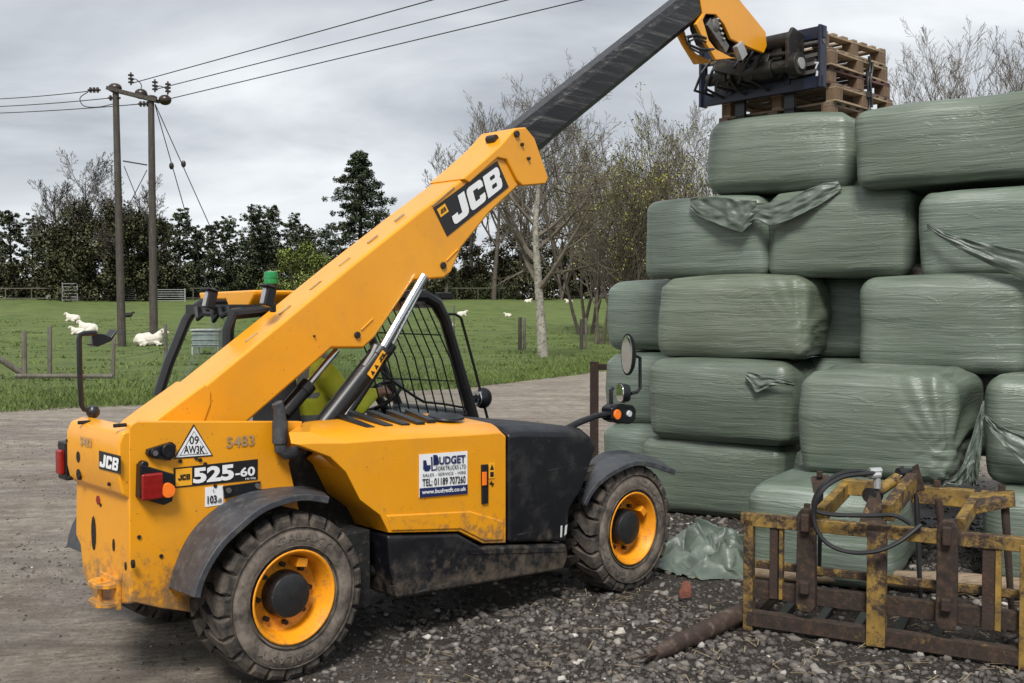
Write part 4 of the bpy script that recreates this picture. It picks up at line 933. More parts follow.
# long armed rear mirror, far side
mr2 = empty('mirror', (0, 0, 0), 0, TH); mq = mt(.86)
mb = MB(); mb.tube(P(mq, (94, 412), (84, 409), (81.5, 405), (80, 380), (79, 340), (80, 335), (84, 333.5), (96, 333)), .014, 8); mb.ball(mq(93, 412), .035, 10); mb.build('mirror_arm', M_blkm, mr2)
mb = MB(); mb.prism(P(mq, (92, 333), (104, 334), (111, 337), (117, 329), (118, 331), (112, 341), (98, 347), (93, 345)), (0, .09, 0)); mb.build('mirror_housing', M_blk, mr2, bevel=.008)
mb = MB(); mb.box(mq(96, 339.5) + Vector((-.02, .045, 0)), (.01, .08, .045)); mb.build('mirror_glass', M_mir, mr2)
# front light arm, lamp and mirrors
fa = empty('light_arm', (0, 0, 0), 0, TH); mf_ = mt(.12)
mb = MB(); mb.tube(P(mf_, (566, 429), (580, 422), (596, 416), (614, 413)), [.022, .022, .02, .018], 10)
mb.tube(P(mf_, (611, 404), (611, 390), (613, 388)), .014, 8); mb.tube(P(mf_, (631, 393.5), (637, 392), (640, 388), (640, 378), (640, 358), (634, 355)), .012, 8); mb.build('arm', M_blk, fa)
fl = empty('front_light', (0, 0, 0), 0, fa)
mb = MB(); mb.prism(P(mt(.09), (612, 408), (618, 403.5), (634, 405), (637, 410), (636, 420), (631, 424.5), (618, 423), (612, 420)), (0, .10, 0)); mb.build('housing', M_blk, fl, bevel=.014, seg=3)
p = mt(.09)(616.8, 414.5); mb = MB(); mb.tube([p + Vector((0, .01, 0)), p - Vector((0, .012, 0))], .034, 18); mb.build('orange_lens', M_org, fl, bevel=.004)
p = mt(.09)(628.8, 413.7); mb = MB(); mb.tube([p + Vector((0, .01, 0)), p - Vector((0, .012, 0))], [.026, .02], 16); mb.build('clear_lens', M_clear, fl)
def oval_mirror(cx_, cy_, hw, hh, t, nm, yaw=0.0, rnd=True):
    o = empty(nm, (0, 0, 0), 0, fa); c = mt(t)(cx_, cy_); ks = 24; rot = Matrix.Rotation(yaw, 3, 'Z')
    def ringp(sw, sh, d):
        out = []
        for k in range(ks):
            a = 2 * math.pi * k / ks; e = .75 if not rnd else 1.0
            ca, sa = math.cos(a), math.sin(a); ca = math.copysign(abs(ca) ** e, ca); sa = math.copysign(abs(sa) ** e, sa); out.append(c + rot @ Vector((d, ca * sw, sa * sh)))
        return out
    mb = MB(); mb.loft([ringp(hw, hh, -.012), ringp(hw, hh, .01), ringp(hw * .8, hh * .85, .04), ringp(hw * .3, hh * .4, .05)]); mb.build('mirror_housing', M_blk, o)
    mb = MB(); mb.loft([ringp(hw * .88, hh * .92, -.0125), ringp(hw * .86, hh * .9, -.017)]); mb.build('mirror_glass', M_mir, o)
oval_mirror(628, 354.5, .050, .142, .12, 'mirror', .12)
oval_mirror(622, 393, .085, .066, .12, 'mirror', -.55, False)

# ------------------------------------------------------------------ blob bodies (one continuous surface)
def blob_mesh(name, balls, tubes, voxel, mats, matf=None, smooth_it=3):
    mb = MB()
    for c, r, *rot in balls: mb.ball(c, r, 20, rot=rot[0] if rot else None)
    for pts, rs in tubes:
        mb.tube(pts, rs, 14)
        for p_, r_ in zip(pts, rs): mb.ball(p_, r_, 14)
    o = mb.build(name + '_tmp', mats, smooth=False)
    m = o.modifiers.new('r', 'REMESH'); m.mode = 'VOXEL'; m.voxel_size = voxel; m.use_smooth_shade = True
    s = o.modifiers.new('s', 'SMOOTH'); s.factor = .5; s.iterations = smooth_it
    dg = bpy.context.evaluated_depsgraph_get(); dg.update(); me = bpy.data.meshes.new_from_object(o.evaluated_get(dg)); me.name = name
    bpy.data.objects.remove(o)
    if not me.materials:
        for m_ in mats: me.materials.append(m_)
    if matf:
        for p_ in me.polygons: p_.material_index = matf(p_.center)
    me.polygons.foreach_set('use_smooth', [True] * len(me.polygons)); return me

# operator in the cab (machine space; seat at s .85, t 1.42)
per = empty('person', P1 + U * 1.06 + N * 1.42, PHI)
tag(per, 'machine operator in a hi-vis yellow jacket seated in the cab', 'person')
def V3(*a): return Vector(a)
hip = V3(-.02, 0, 1.03)
tubes = [([V3(-.03, 0, 1.05), V3(-.03, 0, 1.25), V3(.0, 0, 1.42)], [.14, .15, .14]), ([V3(.0, 0, 1.44), V3(.02, 0, 1.55)], [.065, .058])]
balls = [(V3(.05, 0, 1.66), (.098, .078, .122)), (V3(.06, 0, 1.60), (.075, .06, .07)), (V3(.153, 0, 1.645), (.018, .014, .022)), (V3(.13, 0, 1.60), (.02, .03, .012)),
         (V3(.03, .08, 1.65), (.022, .012, .032)), (V3(.03, -.08, 1.65), (.022, .012, .032)), (V3(-.01, .12, 1.44), (.075, .08, .07)), (V3(-.01, -.12, 1.44), (.075, .08, .07))]
def handp(w, d, side):
    d = d.normalized(); sidev = d.cross(V3(0, 0, 1)).normalized(); up = sidev.cross(d); out = [([w, w + d * .05, w + d * .085], [.030, .036, .034])]
    for k, L in enumerate((.062, .072, .068, .052)):
        b0 = w + d * .085 + sidev * (.027 - .018 * k); j1 = b0 + d * L * .5 - up * .008; j2 = j1 + d * L * .2 - up * L * .4; j3 = j2 - d * L * .2 - up * L * .3; out.append(([b0, j1, j2, j3], [.0095, .009, .0085, .008]))
    b0 = w + d * .03 + sidev * .03 * side; out.append(([b0, b0 + sidev * .03 * side + d * .02, b0 + sidev * .025 * side + d * .055 - up * .012], [.012, .011, .009])); return out
swl = swc - V3(1.06, 1.42, 0)
for sd_ in (1, -1):
    sh = V3(-.01, .18 * sd_, 1.42); el = V3(.16, .27 * sd_, 1.19); wr = V3(swl.x - .12, .15 * sd_ - .04, swl.z + .03)
    tubes += [([sh, el], [.062, .048]), ([el, wr], [.045, .030])] + handp(wr, V3(.9, -.1 * sd_, .1), -sd_)
    hp2 = V3(0, .10 * sd_, 1.02); kn = V3(.42, .14 * sd_, 1.02); an_ = V3(.55, .14 * sd_, .62); tubes += [([hp2, kn], [.095, .062]), ([kn, an_], [.058, .042]), ([an_ + V3(-.05, 0, -.04), an_ + V3(.14, 0, -.05)], [.045, .035])]
body_me = blob_mesh('person', balls, tubes, .0085, [M_skin, M_trs], lambda c: 1 if (c.z < 1.12 and abs(c.y) < .25 and not (c.x > .25 and c.z > 1.09)) else 0)
link('body', body_me, per)
jt = [([V3(-.03, 0, 1.06), V3(-.035, 0, 1.25), V3(-.005, 0, 1.43)], [.165, .178, .165]), ([V3(.0, 0, 1.46), V3(.01, 0, 1.50)], [.085, .075])]
for sd_ in (1, -1):
    sh = V3(-.01, .18 * sd_, 1.42); el = V3(.16, .27 * sd_, 1.19); wr = V3(swl.x - .15, .16 * sd_ - .04, swl.z + .03); jt += [([V3(-.01, .10 * sd_, 1.44), sh, (sh + el) / 2, el], [.085, .084, .075, .066]), ([el, (el + wr) / 2, wr], [.066, .055, .045])]
def bandf(c): return 1 if (1.115 < c.z < 1.155 or 1.265 < c.z < 1.305) and abs(c.y) < .17 or (abs(abs(c.y) - .11) < .025 and c.z > 1.28) else 0
link('jacket', blob_mesh('jacket', [], jt, .012, [M_hiv, M_silver], bandf, 4), per)
mb = MB(); mb.ball(V3(.03, 0, 1.70), (.105, .088, .098), 20); mb.build('hair', M_hair, per)
mb = MB()
for sd_ in (1, -1): mb.ball(V3(.135, .032 * sd_, 1.665), (.012, .014, .009), 10)
mb.build('eye', M_ink, per)

# ------------------------------------------------------------------ wrapped bales
WD = Vector((.862, -.507, 0)); NB = Vector((-.507, -.862, 0)); W0 = Vector((1.73, 9.38, 0))
def wpt(px, b):
    p = W0 + NB * b; q = (px - 512) / F; t = (q * p.y - p.x) / (WD.x - q * WD.y); return p + WD * t
def bale_mesh(w, d, h, seed, gather=0.0, n_exp=6.5):
    rs = random.Random(seed); NXb, NYb, NZb = 34, 24, 26
    V, Fc, ids = [], [], {}
    def vid(i, j, k):
        key = (i, j, k)
        if key not in ids: ids[key] = len(V); V.append((2 * i / NXb - 1, 2 * j / NYb - 1, 2 * k / NZb - 1))
        return ids[key]
    for i in range(NXb):
        for k in range(NZb):
            for j in (0, NYb): Fc.append((vid(i, j, k), vid(i + 1, j, k), vid(i + 1, j, k + 1), vid(i, j, k + 1)))
    for j in range(NYb):
        for k in range(NZb):
            for i in (0, NXb): Fc.append((vid(i, j, k), vid(i, j + 1, k), vid(i, j + 1, k + 1), vid(i, j, k + 1)))
    for i in range(NXb):
        for j in range(NYb):
            for k in (0, NZb): Fc.append((vid(i, j, k), vid(i + 1, j, k), vid(i + 1, j + 1, k), vid(i, j + 1, k)))
    P_ = np.array(V); a = np.sign(P_) * np.abs(P_) ** 1.0
    half = np.array([w, d, h]) / 2; q = a * half; cr = .10 + rs.uniform(-.01, .03)       # round in metres, not in proportion
    inner = np.clip(q, -(half - cr), half - cr); dv = q - inner; L = np.linalg.norm(dv, axis=1, keepdims=True); q = inner + np.where(L > 1e-6, dv / np.maximum(L, 1e-6) * np.minimum(L, cr), 0)
    u = P_
    bulge = (1 - u[:, 0] ** 2) * (1 - u[:, 2] ** 2); q[:, 1] += np.sign(u[:, 1]) * (np.abs(u[:, 1]) > .9) * bulge * .03
    bulge = (1 - u[:, 1] ** 2) * (1 - u[:, 2] ** 2); q[:, 0] += np.sign(u[:, 0]) * (np.abs(u[:, 0]) > .9) * bulge * .04
    q[:, 2] += (u[:, 2] > .9) * (1 - u[:, 0] ** 2) * .012 - (u[:, 2] > .2) * .018 * np.abs(u[:, 0]) ** 3 * rs.uniform(.2, 1.4)
    off = Vector((rs.uniform(0, 90), rs.uniform(0, 90), rs.uniform(0, 90)))
    for i in range(len(q)):
        p = Vector(q[i]); nn = Vector(u[i]); nn = Vector([c if abs(c) > .88 else 0 for c in nn]); nn = nn.normalized() if nn.length > 0 else nn
        s = mnoise.noise(p * 1.7 + off) * .048 + mnoise.noise(Vector((p.x * 1.3, p.y * 1.3, p.z * 7)) + off) * .007 + mnoise.noise(Vector((p.x * 2, p.y * 2, p.z * 26)) + off) * .0018
        if gather and u[i][0] > .3:                                # film pulled towards a knot at the lower end corner
            g = (u[i][0] - .3) / .7; an = math.atan2(p.z + h * .30, (p.x - w * .48)); s += g * .020 * math.sin(an * 26) * gather
        if abs(nn.z) > .8: s *= .35
        q[i] += np.array(nn * s)
    return np.array(q), Fc
bales = {}
def bale(key, label, xl, xr, b, z0, z1, d=.92, mat=0, tilt=0.0, yaw=0.0, gather=0.0, shift=0.0):
    A, B = wpt(xl, b), wpt(xr, b); w = (B - A).length; c = (A + B) / 2 - NB * d / 2
    q, Fc = bale_mesh(w, d, (z1 - z0) * 1.015, len(bales) * 13 + 5, gather)
    me = bpy.data.meshes.new('wrapped_bale'); me.from_pydata([tuple(v) for v in q], [], Fc); me.materials.append(M_film[mat]); me.update()
    bm = bmesh.new(); bm.from_mesh(me); bmesh.ops.recalc_face_normals(bm, faces=bm.faces); bm.to_mesh(me); bm.free()
    me.polygons.foreach_set('use_smooth', [True] * len(me.polygons))
    o = link('wrapped_bale', me); o.location = (c.x, c.y, (z0 + z1) / 2); rr_ = random.Random(len(bales) * 7 + 1); o.rotation_euler = (R(rr_.uniform(-.8, .8)), R(tilt + rr_.uniform(-.5, .5)), math.atan2(WD.y, WD.x) + R(yaw + rr_.uniform(-1.6, 1.6)))
    s = o.modifiers.new('sub', 'SUBSURF'); s.levels = s.render_levels = 1
    tag(o, label, 'bale', 'green film wrapped bales in the stack'); bales[key] = o; return o
r1, r2, r3, r4 = .70, 1.41, 2.12, 2.83
bale('A', 'green wrapped bale of the top layer carrying the pallets', 705, 850, 0, r4 + .02, 3.50, mat=0)
bale('B', 'long green wrapped bale of the top layer right of the pallets', 851, 1070, .35, r4 - .03, 3.43, mat=0, tilt=-1.5, d=1.0)
bale('C', 'green wrapped bale at the left end of the second layer from the top', 643, 765, .05, r3 + .005, r4 - .01, mat=1)
bale('D', 'green wrapped bale directly below the loose film flap, second layer from top', 763, 912, .1, r3 - .01, r4 + .01, mat=0)
bale('E', 'green wrapped bale crossed by a diagonal film fold at the right edge', 919, 1110, .42, r3 - .05, r4 - .10, mat=1, tilt=-1.0)
bale('D2', 'dark sliver of a bale set back in the gap left of the diagonal film fold', 880, 1080, -.62, r3 - .0, r4 - .0, mat=3)
bale('F', 'green wrapped bale set back at the left end of the middle layer', 606, 720, -.45, r2 + .01, r3 - .02, mat=1)
bale('G', 'green wrapped bale of the middle layer with its yellowed end showing', 656, 806, .22, r2 + .0, r3 + .0, mat=2, gather=.35)
bale('H', 'green wrapped bale recessed between two bales of the middle layer', 800, 905, -.45, r2 + .0, r3 - .02, mat=1)
bale('I', 'wide green wrapped bale of the middle layer at the right', 858, 1030, .48, r2 - .06, r3 - .035, mat=0, d=1.2)
bale('I2', 'green wrapped bale at the far right end of the middle layer', 1033, 1200, .40, r2 - .06, r3 - .035, mat=1)
bale('J', 'green wrapped bale beside the round mirror, set back in the second layer', 603, 700, -.40, r1 + .0, r2 - .01, mat=1)
bale('K', 'green wrapped bale with a torn film tail on its top corner', 648, 792, .30, r1 - .03, r2 - .02, mat=3)
bale('K2', 'green wrapped bale hidden behind the torn tail of its neighbour, second layer', 775, 900, -.40, r1 + .0, r2 - .02, mat=1)
bale('L', 'big green wrapped bale with gathered folds above the rusty bale grab', 798, 955, 1.42, r1 - .06, r2 - .02, mat=0, d=1.25, gather=1)
bale('L2', 'green wrapped bale of the second layer behind the gathered one', 880, 1010, .15, r1, r2 - .03, mat=1)
bale('M', 'green wrapped bale at the right edge of the second layer beside gathered folds', 986, 1180, 1.35, r1 - .04, r2 - .04, mat=0, d=1.2)
bale('J1', 'green wrapped bale of the bottom layer behind the mudguard', 600, 690, -.35, 0, r1, mat=1)
bale('N', 'green wrapped bale of the bottom layer behind the crumpled sheet', 640, 785, .22, 0, r1 - .02, mat=3)
bale('N2', 'green wrapped bottom bale in shadow behind the one inside the grab', 790, 900, .25, 0, r1, mat=3)
bale('O', 'green wrapped bale on the ground standing behind the yellow grab', 744, 890, 2.0, 0, r1 - .06, mat=1, d=1.25)
bale('P', 'green wrapped bale on the ground at the right edge', 985, 1180, 1.55, 0, r1 - .04, mat=0, d=1.2)
# loose film flaps: strips of folded film lying on a bale
def flap(parent, rows, thick=.006, folds=5, amp=.012, name='film_flap', seed=1, nv=28, nu=20):
    """rows: list of (left px, right px) tuples given with their front offset b; u across, v along"""
    rs = random.Random(seed); G = []; n_ = len(rows)
    for i in range(nv):
        t = i / (nv - 1) * (n_ - 1); k = min(int(t), n_ - 2); f = t - k; f2 = f * f * (3 - 2 * f)
        a0, b0, c0 = rows[k]; a1, b1, c1 = rows[k + 1]; ax, ay = a0[0] * (1 - f) + a1[0] * f, a0[1] * (1 - f) + a1[1] * f; bx, by = b0[0] * (1 - f) + b1[0] * f, b0[1] * (1 - f) + b1[1] * f; bb = c0 * (1 - f) + c1 * f
        row = []
        for j in range(nu):
            s = j / (nu - 1); px, py = ax * (1 - s) + bx * s, ay * (1 - s) + by * s; base = wpt(px, bb); base.z = CH + ray(px, py).z * base.y / ray(px, py).y
            fold = math.sin(s * folds * 4.5 + 3 * mnoise.noise(Vector((s * 1.5, t * 1.1, seed + 3))) + seed) * amp * .6 + mnoise.noise(Vector((s * 4.5, t * 1.8, seed))) * amp * 2.0 + mnoise.noise(Vector((s * 11, t * 4, seed))) * amp * .7; row.append(base + NB * (fold + .02))
        G.append(row)
    V = [p for r_ in G for p in r_]; Fc = [(i * nu + j, i * nu + j + 1, (i + 1) * nu + j + 1, (i + 1) * nu + j) for i in range(nv - 1) for j in range(nu - 1)]
    inv = Matrix.LocRotScale(parent.location, parent.rotation_euler, None).inverted()
    me = bpy.data.meshes.new(name); me.from_pydata([tuple(inv @ v) for v in V], [], Fc); me.materials.append(M_loose); me.polygons.foreach_set('use_smooth', [True] * len(Fc)); me.update()
    o = link(name, me, parent); so_ = o.modifiers.new('solid', 'SOLIDIFY'); so_.thickness = thick; ss = o.modifiers.new('sub', 'SUBSURF'); ss.levels = ss.render_levels = 1; return o
flap(bales['A'], [((690, 199), (690, 207), .12), ((701, 197), (697, 216), .15), ((714, 197), (709, 221), .17), ((728, 198), (722, 226), .19), ((738, 200), (731, 230), .19), ((748, 200), (742, 233), .18), ((757, 201), (753, 222), .14)], folds=2.5, amp=.009, seed=1)
flap(bales['A'], [((740, 203), (744, 226), .13), ((756, 203), (755, 219), .15), ((773, 203), (770, 227), .17), ((792, 197), (787, 221), .17), ((808, 189), (804, 213), .16), ((824, 183), (824, 202), .14), ((838, 181), (842, 190), .10)], folds=2, amp=.010, seed=4)
flap(bales['E'], [((926, 224), (926, 228), .50), ((945, 233), (942, 240), .53), ((970, 240), (965, 253), .55), ((1000, 247), (995, 268), .56), ((1060, 255), (1060, 295), .56)], folds=2.5, amp=.009, seed=7)
flap(bales['K'], [((748, 372), (746, 379), .36), ((760, 374), (757, 393), .37), ((772, 377), (770, 387), .38), ((786, 380), (784, 384), .38), ((797, 383), (795, 386), .30)], folds=2, amp=.007, seed=9)
flap(bales['L'], [((985, 400), (984, 404), 1.40), ((985, 425), (976, 430), 1.44), ((984, 450), (966, 458), 1.46), ((982, 470), (972, 484), 1.44), ((980, 484), (976, 486), 1.40)], folds=2.5, amp=.012, seed=12)
flap(bales['L'], [((945, 486), (950, 481), 1.50), ((956, 478), (962, 486), 1.50), ((966, 462), (972, 476), 1.50), ((974, 452), (978, 462), 1.45)], folds=2, amp=.014, seed=13)
flap(bales['M'], [((985, 414), (986, 418), 1.45), ((1000, 424), (996, 434), 1.47), ((1015, 432), (1010, 450), 1.48), ((1050, 445), (1045, 480), 1.48)], folds=2.5, amp=.008, seed=15)

# crumpled sheet of film on the ground
def crumple(name, cx, cy, rx, ry, hh, seed, n_=70):
    V, Fc = [], []
    for j in range(n_):
        for i in range(n_):
            u, v = 2 * i / (n_ - 1) - 1, 2 * j / (n_ - 1) - 1; p = Vector((u * 1.5, v * 1.5, seed))
            r = math.sqrt(u * u * .9 + v * v); x = cx + u * rx + mnoise.noise(p * 2.1) * .14 + mnoise.noise(p * 4) * .03; y = cy + v * ry + mnoise.noise(p * 1.9 + Vector((9, 0, 0))) * .10
            rid = abs(mnoise.noise(p * 2.3 + Vector((3, 5, 0)))) ; rid2 = abs(mnoise.noise(p * 4.0)); env = max(0, 1 - r ** 2.4)
            z = .01 + env * hh * (.32 + .6 * (1 - 2.6 * rid) + .38 * (1 - 2.6 * rid2) + .5 * max(0, v) + .55 * math.exp(-((u - .0) ** 2 * 5 + (v - .25) ** 2 * 5)))
            V.append((x, y, max(z, .004) + float(gz(x, y)) + .003 * mnoise.noise(p * 9)))
    keep = lambda i, j: (((2 * i / (n_ - 1) - 1) ** 2 + (2 * j / (n_ - 1) - 1) ** 2) < .98 + .25 * mnoise.noise(Vector((i * .13, j * .13, seed))))
    for j in range(n_ - 1):
        for i in range(n_ - 1):
            if keep(i, j): Fc.append((j * n_ + i, j * n_ + i + 1, (j + 1) * n_ + i + 1, (j + 1) * n_ + i))
    me = bpy.data.meshes.new(name); me.from_pydata(V, [], Fc); me.materials.append(M_loose); me.polygons.foreach_set('use_smooth', [True] * len(Fc)); bm = bmesh.new(); bm.from_mesh(me)
    bmesh.ops.delete(bm, geom=[v for v in bm.verts if not v.link_faces], context='VERTS'); bm.to_mesh(me); bm.free()
    o = link(name, me); s_ = o.modifiers.new('solid', 'SOLIDIFY'); s_.thickness = .004; ss = o.modifiers.new('sub', 'SUBSURF'); ss.levels = ss.render_levels = 1; return o
pp = at_y(712, 500, 8.0)
tag(crumple('film_sheet', 1.47, 7.66, .50, .50, .155, 8.3), 'crumpled heap of loose green film on the ground beside the front wheel', 'plastic sheet')

# rusty steel post, brick, pipe, pole
q = at_y(594.5, 300, 9.6); mb = MB(); mb.box((q.x, q.y, .66), (.075, .075, 1.36)); mb.box((q.x + .07, q.y + .02, 1.30), (.09, .03, .055)); mb.box((q.x + .0, q.y, 1.345), (.082, .082, .012))
tag(mb.build('steel_post', M_post, bevel=.004), 'rusty steel post standing between the road and the bales', 'post')
mb = MB(); c = at_y(686, 598, 6.66); rs = random.Random(4); mb.loft([[(c.x + math.cos(k) * .05 * rs.uniform(.6, 1.1) * s_, c.y + math.sin(k) * .03 * rs.uniform(.7, 1.1) * s_, z_) for k in (0.3, 1.3, 2.4, 3.5, 4.5, 5.5)] for s_, z_ in ((.9, -.01), (1.05, .03), (.8, .07), (.35, .10))])
tag(mb.build('brick', M_brick, bevel=.012), 'broken red brick lying on the gravel between front wheel and pipe', 'brick')
a, b = Vector((.74, 5.40, .045)), Vector((1.42, 6.16, .07)); mb = MB(); pts = [a.lerp(b, k / 9) + Vector((mnoise.noise(Vector((k * .7, 0, 1))) * .012, 0, mnoise.noise(Vector((k * .7, 5, 1))) * .01)) for k in range(10)]
mb.tube(pts, [.030, .042, .048, .050, .053, .052, .055, .056, .057, .058], 14)
for k in range(5): mb.tube([a + Vector((.02, .02, .0)), a + Vector((-.05 - .03 * (k % 3), -.03 - .02 * k, -.02 + .012 * k))], [.012, .003], 5)
tag(mb.build('pipe', M_dlog), 'dark muddy length of pole with a splintered end left of the yellow grab', 'pole')
mb = MB(); a, b = at_y(752, 580, 7.05), at_y(1060, 618, 6.5); a.z = .075; b.z = .085; pts = [a.lerp(b, k / 11) + Vector((0, 0, mnoise.noise(Vector((k * .6, 2, 0))) * .012)) for k in range(12)]; mb.tube(pts, [.062 + .006 * math.sin(k) for k in range(12)], 14)
tag(mb.build('timber_pole', M_log), 'pale peeled timber pole lying on the ground through the grab', 'pole')

# ------------------------------------------------------------------ rusty bale grab attachment
GO = Vector((1.327, 5.98, 0)); GD = Vector((.889, -.457, 0)); GB = Vector((.457, .889, 0))
GA = math.atan2(GD.y, GD.x)
grab = empty('bale_grab', GO, GA); tag(grab, 'rusty yellow steel bale grab attachment with black hoses resting on the gravel', 'attachment')
def gp(px, py, back=0.0):
    r = ray(px, py); p0 = GO + GB * back; n_ = GB; k = p0.dot(n_) / Vector((r.x, r.y, 0)).dot(n_); p = Vector((0, 0, CH)) + r * k; d = p - GO; return Vector((d.dot(GD), d.dot(GB), p.z))
def gz_(zx, zy, back=0.0): return gp(720 + zx / 2.809, 440 + zy / 2.809, back)
def gbeam(nm, a, b, w, h, mat, up=(0, 0, 1), bev=.005): mb = MB(); mb.beam(a, b, w, h, up); return mb.build(nm, mat, grab, bevel=bev)
X0, X1 = gz_(70, 300).x, 1.92
def gx_(zx, zy=350): return gz_(zx, zy).x
ztop = gz_(70, 205).z - .02; zbot = .05
gbeam('top_rail', (X0 - .02, 0, ztop - .012), (X1, 0, ztop - .012), .06, .072, M_rusty)
gbeam('bottom_rail', (X0 + .02, .0, .075), (X1, 0, .055), .07, .085, M_rusty2)
gbeam('lower_rail', (gx_(90), .03, .235), (X1, .03, .235), .05, .10, M_rusty2)
gbeam('middle_rail', (X0, .05, .375), (X1, .05, .365), .03, .045, M_rusty)
for zx, wd, dp, mat_, z_lo, pr in ((82, .055, .06, M_rusty, 0, 0), (152, .045, .05, M_post, .20, .005), (172, .022, .05, M_rusty, .20, .008), (443, .098, .07, M_rusty, .02, -.02), (755, .060, .05, M_post, .18, .005), (783, .03, .06, M_rusty0, .18, .008), (860, .055, .08, M_rusty0, 0, 0)):
    x = gx_(zx); mb = MB(); mb.box((x, pr, (z_lo + ztop - .01) / 2), (wd, dp, ztop - .01 - z_lo)); mb.build('upright', mat_, grab, bevel=.004)
for zx in (246, 640):
    x = gx_(zx); mb = MB(); pz_ = [(-.055, .20), (-.035, .16), (.035, .16), (.055, .20), (.05, .60), (.05, .70), (.025, .735), (-.025, .735), (-.05, .70), (-.05, .60)]
    mb.prism([(x + a, -.055, z) for a, z in pz_], (0, .06, 0)); cl = mb.build('clamp_plate', M_rusty2, grab, bevel=.008)
    mb = MB(); mb.box((x, -.075, .30), (.05, .04, .07)); mb.box((x, -.075, .66), (.045, .04, .10)); split_islands(mb.build('lug', M_post, cl, bevel=.01))
# rear yoke
yb = .50; zb = .80
pA, pB, pC = gz_(350, 125, yb), gz_(430, 135, yb), gz_(540, 150, yb); pD, pE = gz_(715, 165, yb), gz_(825, 185, yb * .8)
gbeam('yoke_beam', gz_(345, 130, yb), gz_(445, 138, yb), .07, .09, M_rusty0)
gbeam('yoke_beam', pC, pD, .07, .10, M_rusty0)
gbeam('yoke_strut', gz_(283, 210, .03), gz_(352, 138, yb), .05, .09, M_rusty0)
gbeam('yoke_strut', gz_(675, 240, .03), gz_(722, 165, yb), .05, .08, M_rusty0)
gbeam('yoke_strut', gz_(470, 205, .05), gz_(545, 110, yb), .06, .10, M_rusty)
mb = MB(); mb.prism([gz_(705, 190, .30), gz_(735, 140, .50), gz_(828, 140, .48), gz_(830, 165, .30)], (0, 0, -.012)); mb.prism([gz_(705, 192, .30), gz_(830, 168, .30), gz_(830, 188, .30), gz_(707, 210, .30)], (0, .012, 0)); mb.build('corner_bracket', M_rusty, grab, bevel=.003)
mb = MB(); mb.prism([gz_(254, 105, .50), gz_(300, 100, .50), gz_(312, 125, .45), gz_(262, 150, .42)], (0, .05, 0)); mb.build('corner_bracket', M_rusty2, grab, bevel=.004)
for a, b in (((498, 80), (498, 150)), ((540, 75), (552, 150))):
    mb = MB(); mb.prism([gz_(a[0], a[1], .46), gz_(a[0] + 16, a[1] - 8, .46), gz_(a[0] + 36, b[1] - 10, .46), gz_(a[0] - 10, b[1], .46)], (0, .02, 0)); mb.build('clevis', M_rusty2, grab, bevel=.003)
cyl0, cyl1 = gz_(430, 155, .22), gz_(520, 92, .48)
mb = MB(); mb.tube([cyl0, cyl0.lerp(cyl1, .75)], .032, 16); cyb = mb.build('grab_cylinder', M_rusty, grab)
mb = MB(); mb.tube([cyl0.lerp(cyl1, .7), cyl1], .018, 12); mb.build('cylinder_rod', M_chrome, cyb)
mb = MB(); mb.tube([gz_(418, 155, .18), gz_(440, 155, .26)], .042, 16); mb.tube([gz_(500, 92, .44), gz_(535, 92, .50)], .028, 12); split_islands(mb.build('cylinder_cap', M_blkm, cyb))
mb = MB(); mb.prism([gz_(385, 245, .04), gz_(425, 140, .2), gz_(445, 140, .2), gz_(470, 245, .04)], (0, .03, 0)); mb.build('mast_bracket', M_rusty2, grab, bevel=.004)
# rods and lower teeth
for (x0, y0, b0), (x1, y1, b1), r_, mt_ in ((((283, 150, .46), (279, 365, .46), .016, M_blkm)), (((552, 150, .48), (563, 445, .40), .018, M_blkm)), (((615, 170, .48), (622, 240, .46), .026, M_post)), (((801, 190, .35), (822, 520, .35), .022, M_post))):
    mb = MB(); mb.tube([gz_(x0, y0, b0), gz_(x1, y1, b1)], [r_, r_ * .7], 10); mb.tube([gz_(x1, y1, b1), gz_(x1, y1, b1) - Vector((0, 0, .035))], r_ * 1.5, 10); mb.build('tine', mt_, grab)
for zx, zy in ((150, 500), (262, 515), (372, 535), (490, 552), (600, 572)):
    x = gx_(zx); mb = MB(); mb.box((x, .34, .045), (.05, .66, .028)); mb.build('tooth', M_blkm, grab, bevel=.004)
gbeam('heel_rail', (X0, .68, .05), (X1, .68, .05), .05, .06, M_rusty2)
for zx in (82, 860): gbeam('side_rail', (gx_(zx), .03, .06), (gx_(zx), .66, .06), .05, .06, M_rusty2)
for zx, zy, b in ((245, 190, 0), (640, 238, 0), (280, 98, .48), (610, 125, .5), (792, 138, .48), (655, 235, .03)):
    mb = MB(); p = gz_(zx, zy, b); mb.tube([p - Vector((0, 0, .01)), p + Vector((0, 0, .022))], .020, 6); mb.build('bolt_head', M_post, grab)
def smooth_path(pts, k=8):
    out = []; Q = [Vector(p) for p in pts]
    for i in range(len(Q) - 1):
        p0, p1, p2, p3 = Q[max(i - 1, 0)], Q[i], Q[i + 1], Q[min(i + 2, len(Q) - 1)]
        for j in range(k): t = j / k; out.append(.5 * ((2 * p1) + (p2 - p0) * t + (2 * p0 - 5 * p1 + 4 * p2 - p3) * t * t + (3 * p1 - p0 - 3 * p2 + p3) * t ** 3))
    return out + [Q[-1]]
